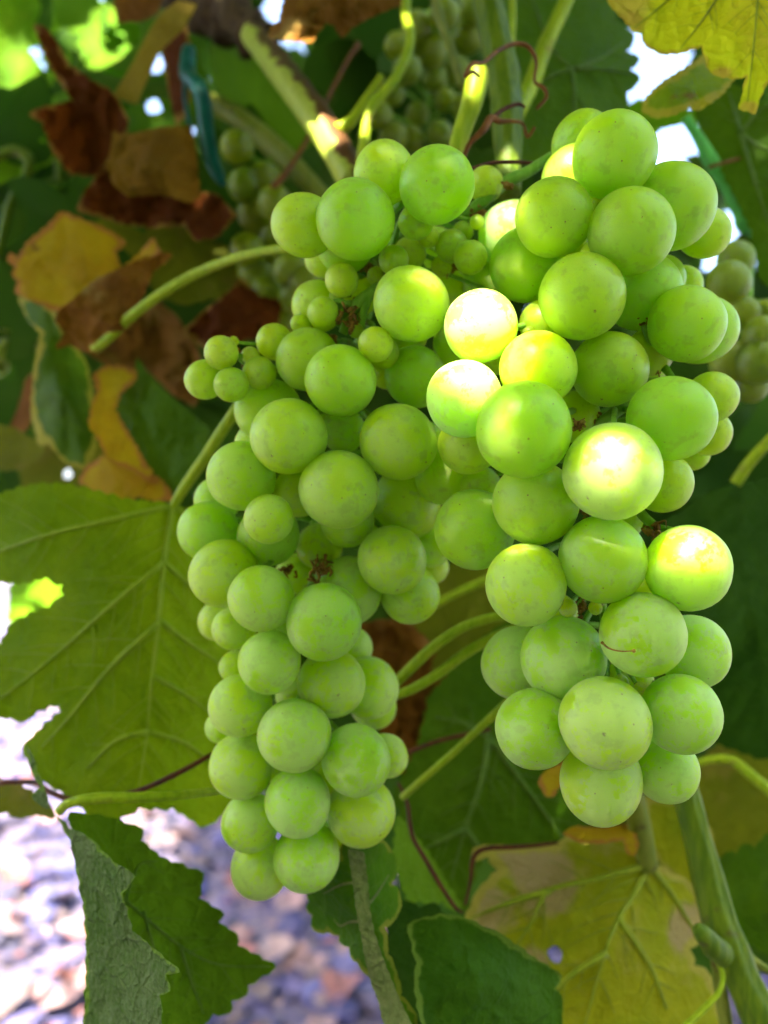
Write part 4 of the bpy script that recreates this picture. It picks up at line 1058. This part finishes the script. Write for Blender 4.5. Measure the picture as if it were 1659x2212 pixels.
b = leaf('vine_leaf', 'shaded leaf with bright holes behind the straw strip, top left', P(300, 80, 0.62))
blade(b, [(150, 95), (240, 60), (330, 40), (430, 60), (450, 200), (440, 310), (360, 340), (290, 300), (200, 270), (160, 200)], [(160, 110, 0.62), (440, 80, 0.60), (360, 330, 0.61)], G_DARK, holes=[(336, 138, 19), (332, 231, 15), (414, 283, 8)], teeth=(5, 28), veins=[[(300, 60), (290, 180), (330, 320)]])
b = leaf('vine_leaf', 'yellow green leaf in the top left corner pierced by bright gaps', P(60, -20, 0.64))
blade(b, [(-40, -70), (140, -70), (190, 20), (215, 90), (190, 190), (130, 230), (60, 200), (-20, 150)], [(-20, -40, 0.64), (200, 60, 0.65), (60, 190, 0.63)], G_LIME, holes=[(160, 8, 22), (52, 58, 11), (74, 118, 15), (90, 143, 9)], teeth=(5, 28), veins=[[(60, -50), (80, 60), (110, 200)]])
b = leaf('vine_leaf', 'olive leaf with a tiny bright hole above the large green leaf', P(140, 960, 0.48))
blade(b, [(40, 985), (110, 940), (230, 960), (260, 1030), (220, 1075), (120, 1080), (50, 1070)], [(50, 1000, 0.48), (240, 980, 0.47), (140, 1070, 0.47)], OLIVE, holes=[(147, 1023, 10)], teeth=(4, 26))
b = leaf('vine_leaf', 'lime leaf behind the hooked tendril at the left edge', P(60, 330, 0.55))
blade(b, [(-50, 330), (60, 290), (130, 330), (150, 400), (120, 450), (40, 470), (-50, 460)], [(-40, 340, 0.56), (140, 380, 0.54), (40, 460, 0.55)], G_LIME, teeth=(5, 28), veins=[[(60, 300), (70, 380), (60, 460)]])

# ------------------------------------------------------------------ canes, old wood, stalks, tendrils, tie
s = stem('old_vine_wood', [(330, -60, 0.46, 45), (420, 0, 0.44, 50), (480, 35, 0.42, 48), (530, 62, 0.40, 44), (575, 95, 0.385, 36)], M['wood'], rough=0.6, sides=18, n=10)
tag(s, 'gnarled dark brown old vine wood at the top left', 'wood')
s = stem('vine_cane', [(545, 75, 0.385, 26), (590, 130, 0.36, 31), (640, 195, 0.33, 33), (690, 265, 0.31, 34), (730, 330, 0.30, 34), (770, 400, 0.29, 34)], M['cane_yellow'], sides=18, rough=0.08)
tag(s, 'yellow green cane with brown upper flank running down to the left bunch', 'cane')
s = stem('vine_cane', [(440, 215, 0.42, 20), (500, 245, 0.41, 22), (560, 290, 0.40, 24), (620, 345, 0.39, 23), (680, 410, 0.38, 22), (740, 480, 0.37, 22)], M['cane_olive'], sides=14, rough=0.12)
tag(s, 'blurred olive cane behind the yellow cane', 'cane')
s = stem('vine_cane', [(1040, -60, 0.29, 30), (1065, 60, 0.285, 33), (1090, 180, 0.278, 35), (1095, 260, 0.272, 34), (1098, 330, 0.268, 28), (1100, 420, 0.262, 25)], M['cane'], sides=40, rough=0.10, ridge=0.03)
tag(s, 'upright green cane rising behind the right bunch to the top edge', 'cane')
s = stem('leaf_stalk', [(1250, -60, 0.30, 15), (1215, 20, 0.30, 16), (1180, 95, 0.298, 17), (1150, 175, 0.295, 18), (1115, 250, 0.285, 18)], M['petiole'], sides=12)
tag(s, 'green leaf stalk leaning from the top edge to the upright cane', 'stem')
s = stem('leaf_stalk', [(1105, -60, 0.32, 7), (1108, 30, 0.32, 7), (1105, 110, 0.315, 7)], M['petiole'])
tag(s, 'thin stalk close to the upright cane at the top edge', 'stem')
s = stem('snapped_stalk', [(1032, 150, 0.238, 23), (1030, 175, 0.238, 25), (1020, 220, 0.237, 23), (1005, 265, 0.237, 20), (990, 310, 0.236, 19), (975, 370, 0.235, 18)], M['petiole'], sides=16)
tag(s, 'snapped bright green stalk stub above the left bunch', 'stem')
s = stem('leaf_stalk', [(880, -20, 0.31, 10), (876, 30, 0.305, 11), (886, 70, 0.30, 11), (882, 110, 0.295, 11), (860, 160, 0.29, 11), (830, 200, 0.288, 11), (805, 230, 0.287, 11), (793, 262, 0.286, 11), (788, 300, 0.284, 12), (780, 350, 0.28, 11)], M['petiole'])
tag(s, 'curved thin stalk hanging from the top edge beside the yellow cane', 'stem')
s = stem('leaf_stalk', [(825, 165, 0.30, 9), (790, 215, 0.30, 10), (760, 260, 0.30, 12), (730, 280, 0.30, 14)], M['petiole'])
tag(s, 'short stalk branching off the yellow cane', 'stem')
s = stem('leaf_stalk', [(930, -40, 0.36, 10), (950, 40, 0.36, 10), (975, 110, 0.355, 10), (1000, 190, 0.35, 9)], M['cane_olive'])
tag(s, 'dim stalk behind the snapped stub at the top', 'stem')
s = stem('twig', [(775, 95, 0.40, 6), (740, 150, 0.39, 5), (670, 290, 0.37, 5), (620, 370, 0.36, 6), (590, 405, 0.355, 8)], M['tendril_orange'])
tag(s, 'thin straight brown twig left of the bunch top', 'twig')
s = stem('tendril', [(1035, 165, 0.225, 3.4), (1020, 155, 0.222, 4.1), (1005, 165, 0.222, 4.1), (1020, 138, 0.224, 4.8), (1045, 135, 0.228, 4.1), (1075, 110, 0.235, 4.8), (1110, 95, 0.24, 4.8), (1140, 100, 0.242, 4.8), (1158, 130, 0.242, 4.1), (1155, 175, 0.242, 3.4), (1175, 190, 0.242, 4.1), (1180, 210, 0.242, 4.1), (1160, 235, 0.242, 3.4)], M['tendril_orange'])
tag(s, 'orange brown curly tendril around the snapped stalk and cane', 'tendril')
s = stem('tendril', [(1000, 345, 0.232, 4.1), (1015, 310, 0.232, 6.1), (1045, 280, 0.232, 7.5), (1060, 255, 0.234, 8.2), (1080, 262, 0.236, 6.1), (1110, 262, 0.238, 4.1), (1130, 268, 0.24, 3.4), (1140, 295, 0.24, 3.4), (1155, 275, 0.24, 3.4)], M['tendril_orange'])
tag(s, 'brown tendril knot clasping the upright cane', 'tendril')
s = stem('tendril', [(1060, 258, 0.235, 5.4), (1090, 235, 0.238, 4.8), (1120, 225, 0.24, 4.1), (1135, 232, 0.24, 2.7)], M['tendril'])
tag(s, 'short dark tendril on the upright cane', 'tendril')
s = stem('tendril', [(1015, 365, 0.215, 4.1), (1060, 352, 0.218, 4.1), (1110, 350, 0.22, 4.1), (1150, 352, 0.222, 3.4)], M['tendril'])
tag(s, 'brown tendril lying across the top of the left bunch', 'tendril')
s = stem('tendril', [(0, 1690, 0.262, 6), (70, 1690, 0.258, 6), (110, 1712, 0.252, 6), (160, 1728, 0.248, 6), (230, 1722, 0.245, 6), (300, 1708, 0.243, 6), (380, 1672, 0.242, 6), (460, 1628, 0.245, 5), (520, 1590, 0.25, 5)], M['tendril'])
tag(s, 'thin red brown tendril crossing below the large green leaf', 'tendril')
s = stem('tendril', [(860, 1690, 0.265, 3), (880, 1735, 0.263, 4), (885, 1775, 0.261, 4.5), (893, 1812, 0.26, 5), (918, 1855, 0.258, 5), (950, 1910, 0.256, 5), (982, 1958, 0.255, 4.5), (1000, 1972, 0.255, 3)], M['tendril'])
tag(s, 'dark brown tendril slanting down right of the left bunch', 'tendril')
s = stem('tendril', [(1205, 1820, 0.27, 3), (1160, 1826, 0.269, 4), (1100, 1830, 0.268, 5), (1055, 1832, 0.267, 5), (1030, 1842, 0.266, 5), (1020, 1865, 0.266, 5), (1016, 1905, 0.265, 4), (1005, 1955, 0.262, 3)], M['tendril'])
tag(s, 'dark bent tendril along the edge of the yellow green leaf', 'tendril')
s = stem('leaf_stalk', [(840, 1490, 0.25, 11), (890, 1440, 0.245, 12), (940, 1395, 0.24, 12), (1000, 1355, 0.238, 11), (1060, 1335, 0.235, 11), (1120, 1328, 0.232, 10)], M['petiole'])
tag(s, 'upper yellow green stalk arching between the two bunches', 'stem')
s = stem('leaf_stalk', [(830, 1508, 0.245, 10), (880, 1493, 0.245, 11), (940, 1460, 0.242, 11), (1000, 1415, 0.24, 11), (1060, 1380, 0.238, 11), (1120, 1355, 0.235, 10)], M['petiole'])
tag(s, 'middle yellow green stalk between the two bunches', 'stem')
s = stem('leaf_stalk', [(870, 1722, 0.262, 8), (900, 1695, 0.258, 8), (980, 1625, 0.252, 8), (1060, 1550, 0.245, 9), (1120, 1495, 0.24, 9)], M['petiole'])
tag(s, 'lowest straight stalk running up to the right bunch', 'stem')
s = stem('leaf_stalk', [(930, 1310, 0.33, 9), (1000, 1275, 0.33, 9), (1070, 1245, 0.33, 9)], M['petiole'])
tag(s, 'faint blurred stalk behind the gap between the bunches', 'stem')
s = stem('twig', [(870, 1630, 0.30, 5), (950, 1600, 0.295, 5), (1060, 1575, 0.29, 4)], M['tendril'])
tag(s, 'dark thin twig in front of the brown leaf between the bunches', 'twig')
b = tag(empty('vine_cane', P(1470, 1690, 0.25)), 'thick green cane with a bud node at the lower right', 'cane')
stem('shoot', [(1455, 1600, 0.25, 27.0), (1478, 1700, 0.25, 27.9), (1503, 1800, 0.248, 29.7), (1530, 1900, 0.246, 32.4), (1552, 1985, 0.244, 36.0), (1575, 2050, 0.243, 39.6), (1600, 2110, 0.242, 37.8), (1640, 2190, 0.24, 39.6), (1680, 2290, 0.238, 41.4)], M['cane'], b, sides=40, rough=0.10, n=9, ridge=0.035)
stem('bud', [(1560, 2060, 0.238, 26), (1540, 2045, 0.234, 26), (1525, 2025, 0.232, 22), (1510, 2012, 0.231, 18), (1498, 2010, 0.231, 8)], M['cane'], b, sides=14, rough=0.15)
stem('side_shoot', [(1545, 2060, 0.245, 12), (1552, 2110, 0.247, 14), (1562, 2170, 0.247, 15), (1580, 2290, 0.246, 15)], M['cane_olive'], b)
s = stem('tendril', [(1540, 2060, 0.24, 5), (1560, 2100, 0.238, 6), (1555, 2140, 0.236, 6), (1520, 2180, 0.234, 7), (1470, 2230, 0.232, 7), (1450, 2280, 0.232, 7)], M['petiole'])
tag(s, 'green tendril curving down from the bud node, lower right', 'tendril')
s = stem('leaf_stalk', [(1590, 2040, 0.262, 7), (1650, 2090, 0.26, 9), (1720, 2120, 0.26, 10)], M['cane_olive'])
tag(s, 'olive stalk leaving the thick cane to the right edge', 'stem')
b = tag(empty('plant_tie', P(415, 140, 0.34)), 'teal plastic tie hanging beside the tan dry leaf', 'tie')
stem('strap', [(408, 110, 0.36, 16), (405, 160, 0.352, 18), (425, 185, 0.345, 17), (440, 220, 0.342, 17), (446, 280, 0.34, 17), (455, 340, 0.338, 16), (470, 375, 0.337, 14), (482, 398, 0.337, 8)], M['tie'], b, sides=12)
stem('loop', [(408, 130, 0.352, 8), (400, 180, 0.35, 6), (402, 230, 0.35, 5), (412, 275, 0.35, 5)], M['tie'], b, sides=8)
s = stem('tendril', [(-20, 345, 0.42, 9), (30, 325, 0.42, 12), (62, 345, 0.42, 13), (55, 385, 0.42, 10), (25, 430, 0.42, 9), (8, 500, 0.42, 9), (-5, 560, 0.42, 8)], M['cane'])
tag(s, 'dark hooked tendril at the left edge', 'tendril')
s = stem('tendril', [(125, 345, 0.43, 8), (128, 390, 0.43, 9), (122, 450, 0.43, 9)], M['cane'])
tag(s, 'short dark tendril end at the upper left', 'tendril')

# ------------------------------------------------------------------ grape bunches
import bmesh


def berry_mesh(k):
    rs = np.random.default_rng(100 + k)
    bm = bmesh.new()
    bmesh.ops.create_uvsphere(bm, u_segments=40, v_segments=24, radius=1.0)
    for v in bm.verts:
        p = v.co.copy()
        w = 1 + 0.028 * noise.noise(p * 1.1 + Vector((k * 7.1, 0, 0)))
        dip = 0.03 * math.exp(-((p - Vector((0, 0, 1))).length / 0.22) ** 2) + 0.012 * math.exp(-((p + Vector((0, 0, 1))).length / 0.08) ** 2)
        v.co = p * (w - dip)
        v.co.z *= (1.0, 1.03, 1.06, 0.98)[k % 4]
    me = bpy.data.meshes.new('berry')
    bm.to_mesh(me); bm.free()
    me.polygons.foreach_set('use_smooth', [True] * len(me.polygons))
    return me


def berry_set(mat):
    out = []
    for k in range(4):
        me = berry_mesh(k); me.materials.append(mat); out.append(me)
    return out


BERRY = berry_set(M['grape'])
BERRY_D = berry_set(M['grape_shade_tint'])


def bunch(label, pos, rad, axis, meshes, bloom, blossom=(), stalk_bits=(), group='grape bunches', stalk_r=0.0016):
    """axis: world points of the main stalk from top to bottom"""
    root = tag(empty('grape_bunch', axis[0]), label, 'grapes', group)
    base = Vector(axis[0])
    ax = catmull(np.array([tuple(a) for a in axis]), 8)
    parts = [tube_data(ax, np.linspace(stalk_r, stalk_r * 0.5, len(ax)), 8, True, 0.2)]
    for i, (p, r) in enumerate(zip(pos, rad)):
        p = np.array(p)
        dist = np.linalg.norm(ax - (p + np.array((0, 0, r * 0.8))), axis=1)
        a = ax[int(np.argmin(dist))]
        out = Vector(p - a)
        if out.length < 1e-5: out = Vector((0, -1, 0))
        out.normalize()
        out = (out + Vector((random.uniform(-.8, .8), random.uniform(-.5, .5), random.uniform(-.9, .3)))).normalized()
        o = bpy.data.objects.new('grape', meshes[i % len(meshes)])
        q = (-out).to_track_quat('Z', 'Y') @ Matrix.Rotation(random.uniform(0, 6.28), 4, 'Z').to_quaternion()
        o.rotation_euler = q.to_euler()
        o.location = Vector(p) - base
        o.scale = (r * random.uniform(0.985, 1.015), r * random.uniform(0.985, 1.015), r * random.uniform(0.99, 1.03))
        o['bloom'] = float(bloom(p)) if all(np.linalg.norm(np.array(q) - p) > r * 1.05 or sr < 0.0038 for q, sr in SPOTS) else 1.32  # sun-struck berries get extra pale wax so their lit patches turn white
        col.objects.link(o)
        o.parent = root
        top = np.array(Vector(p) - out * r * 0.95)
        mid = (top + a) / 2 + np.array((0, 0, 0.002))
        pts = catmull(np.array([a, mid, top]), 4)
        parts.append(tube_data(pts, np.linspace(0.0009, 0.0008, len(pts)) * min(1, r / 0.006 + 0.3), 6))
    for bits in stalk_bits:
        pts, rr = stem_pts(bits, 5)
        parts.append(tube_data(pts, rr, 8, True, 0.35))
    v, f = merge(parts)
    mesh_ob('stalk', v, f, M['stalk'], root)
    for (x, y, d, s) in blossom:
        bits = []
        c = P(x, y, d)
        for k in range(16):
            dirv = Vector((random.gauss(0, 1), random.gauss(0, 0.7), random.gauss(0, 1))).normalized()
            st = c + Vector((random.gauss(0, 1), random.gauss(0, .5), random.gauss(0, 1))) * s * 0.35 * d / F
            L = s * random.uniform(0.4, 0.9) * d / F
            bend = Vector((random.gauss(0, 1), random.gauss(0, 1), random.gauss(0, 1))) * L * 0.35
            pts = catmull(np.array([tuple(st), tuple(st + dirv * L * 0.5 + bend), tuple(st + dirv * L)]), 3)
            bits.append(tube_data(pts, np.linspace(0.00035, 0.00012, len(pts)) * random.uniform(0.7, 1.9), 5))
        v, f = merge(bits)
        mesh_ob('dried_blossom', v, f, M['dry'], root)
    return root


nA = len(GA)
posA, radA, posB, radB = GPOS[:nA], GRAD[:nA], GPOS[nA:], GRAD[nA:]
bA = bunch('long green grape bunch in front, hanging left of centre',
           posA, radA, [P(975, 330, 0.235), P(900, 430, 0.222), P(820, 600, 0.218), P(760, 800, 0.222), P(720, 1000, 0.225), P(670, 1200, 0.23), P(640, 1400, 0.235), P(650, 1600, 0.235), P(650, 1760, 0.235)],
           BERRY, lambda p: 0.30 + 0.75 * min(1, max(0, (CAM_Z + 0.035 - p[2]) / 0.10)),
           blossom=[(748, 680, 0.197, 26), (742, 612, 0.195, 16), (690, 1235, 0.205, 34), (622, 1232, 0.207, 20), (512, 762, 0.205, 14), (1030, 455, 0.212, 18), (790, 580, 0.207, 20), (775, 660, 0.205, 18), (690, 1500, 0.215, 14), (720, 730, 0.202, 12), (700, 1232, 0.203, 28), (760, 700, 0.198, 20), (830, 590, 0.204, 16), (905, 530, 0.205, 16), (1045, 470, 0.208, 16), (660, 1080, 0.212, 14), (530, 785, 0.207, 12), (980, 580, 0.208, 14)],
           stalk_bits=[[(930, 470, 0.206, 9), (905, 530, 0.205, 10), (860, 590, 0.204, 11), (820, 625, 0.202, 12)], [(800, 635, 0.200, 9), (780, 700, 0.2, 9), (790, 760, 0.204, 8)], [(765, 665, 0.200, 7), (735, 650, 0.198, 6), (715, 655, 0.199, 5)], [(845, 600, 0.20, 12), (800, 635, 0.200, 14), (765, 665, 0.200, 13), (740, 720, 0.202, 9)], [(1195, 335, 0.215, 9), (1140, 372, 0.214, 12), (1090, 395, 0.213, 14), (1050, 430, 0.212, 13), (1000, 470, 0.213, 12)],
                       [(515, 770, 0.206, 6), (540, 790, 0.207, 7), (600, 800, 0.212, 8), (650, 830, 0.218, 9)], [(870, 440, 0.2, 7), (850, 455, 0.205, 8)], [(700, 1190, 0.215, 14), (685, 1240, 0.213, 13), (665, 1290, 0.217, 10)]])
bB = bunch('broad green grape bunch in front on the right with sunlit berries',
           posB, radB, [P(1200, 330, 0.222), P(1260, 420, 0.210), P(1270, 600, 0.206), P(1280, 800, 0.204), P(1290, 1000, 0.203), P(1295, 1200, 0.203), P(1310, 1400, 0.203), P(1330, 1580, 0.203)],
           BERRY, lambda p: 0.20 + 0.85 * min(1, max(0, (CAM_Z + 0.005 - p[2]) / 0.035)),
           blossom=[(1250, 918, 0.180, 22), (1400, 690, 0.186, 22), (1412, 790, 0.192, 24), (1412, 1150, 0.181, 24), (1258, 1312, 0.186, 20), (1290, 905, 0.188, 18), (1265, 1100, 0.186, 20), (1420, 660, 0.19, 18), (1395, 1500, 0.188, 16), (1100, 400, 0.205, 14)],
           stalk_bits=[[(1372, 850, 0.188, 10), (1335, 885, 0.187, 13), (1290, 915, 0.188, 12), (1245, 945, 0.190, 10)], [(1328, 885, 0.186, 7), (1326, 905, 0.178, 7), (1325, 925, 0.172, 7)], [(1370, 1090, 0.186, 10), (1395, 1120, 0.184, 11), (1420, 1140, 0.182, 9)],
                       [(1420, 780, 0.192, 10), (1440, 800, 0.19, 9), (1460, 830, 0.186, 7)], [(1395, 700, 0.188, 13), (1405, 725, 0.188, 15), (1415, 770, 0.19, 10)]])


def thread(root, pts):
    out = []
    for (x, y) in pts:
        p = on_grape(x, y); out.append((p.x, p.y - 0.0004, p.z))
    c = catmull(np.array(out), 5)
    v, f = tube_data(c, np.linspace(0.00022, 0.00014, len(c)), 6)
    k = ico()
    mesh_ob('dried_stamen', *merge([(v, f), (k[0] * 0.0004 + c[0], [tuple(q) for q in k[1]]), (k[0] * 0.00045 + c[-1], [tuple(q) for q in k[1]])]), M['dry'], root)


thread(bB, [(1385, 471), (1410, 468), (1430, 462), (1445, 456)])
thread(bB, [(1300, 1388), (1315, 1400), (1340, 1406), (1368, 1405)])


def back_bunch(label, txt, d0, meshes, bloomv, spread=0.012):
    g = parse(txt)
    rs = np.random.default_rng(int(d0 * 1e4))
    dd = d0 + rs.uniform(-0.5, 0.5, len(g)) * spread + np.array([(e[3] if len(e) > 3 else 0) for e in g]) * 0.01
    pos = Pn(np.array([e[:2] for e in g]), dd)
    rad = np.array([e[2] for e in g]) * dd / F
    cx = np.mean([e[0] for e in g]); y0 = min(e[1] for e in g); y1 = max(e[1] for e in g)
    return bunch(label, pos, rad, [P(cx, y0 + 5, d0 + 0.03), P(cx, (y0 + y1) / 2, d0 + 0.022), P(cx, y1, d0 + 0.02)], meshes, lambda p: bloomv)


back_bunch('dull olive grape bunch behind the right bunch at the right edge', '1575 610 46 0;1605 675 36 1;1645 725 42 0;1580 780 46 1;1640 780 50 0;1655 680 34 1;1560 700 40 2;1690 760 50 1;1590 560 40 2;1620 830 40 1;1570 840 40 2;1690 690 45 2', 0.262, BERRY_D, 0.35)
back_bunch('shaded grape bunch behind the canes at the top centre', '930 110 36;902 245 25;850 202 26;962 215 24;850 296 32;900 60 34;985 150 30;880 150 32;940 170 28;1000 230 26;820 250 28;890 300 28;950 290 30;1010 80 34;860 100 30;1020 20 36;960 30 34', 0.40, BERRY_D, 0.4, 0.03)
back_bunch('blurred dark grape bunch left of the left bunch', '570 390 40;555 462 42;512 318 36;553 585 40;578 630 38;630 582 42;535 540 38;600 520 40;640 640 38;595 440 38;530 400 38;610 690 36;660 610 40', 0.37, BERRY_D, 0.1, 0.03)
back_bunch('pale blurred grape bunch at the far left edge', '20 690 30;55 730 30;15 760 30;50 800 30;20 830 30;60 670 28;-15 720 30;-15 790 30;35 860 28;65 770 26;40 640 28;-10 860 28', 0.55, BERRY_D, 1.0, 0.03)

# things of one kind share a group phrase
GROUPS = {'vine_leaf': 'vine leaves around the bunches', 'dry_leaf': 'dry leaves hanging in the vine', 'leaf_stalk': 'leaf stalks', 'tendril': 'tendrils', 'vine_cane': 'canes', 'twig': 'twigs'}
for o in bpy.data.objects:
    k = o.name.split('.')[0]
    if o.parent is None and k in GROUPS: o['group'] = GROUPS[k]
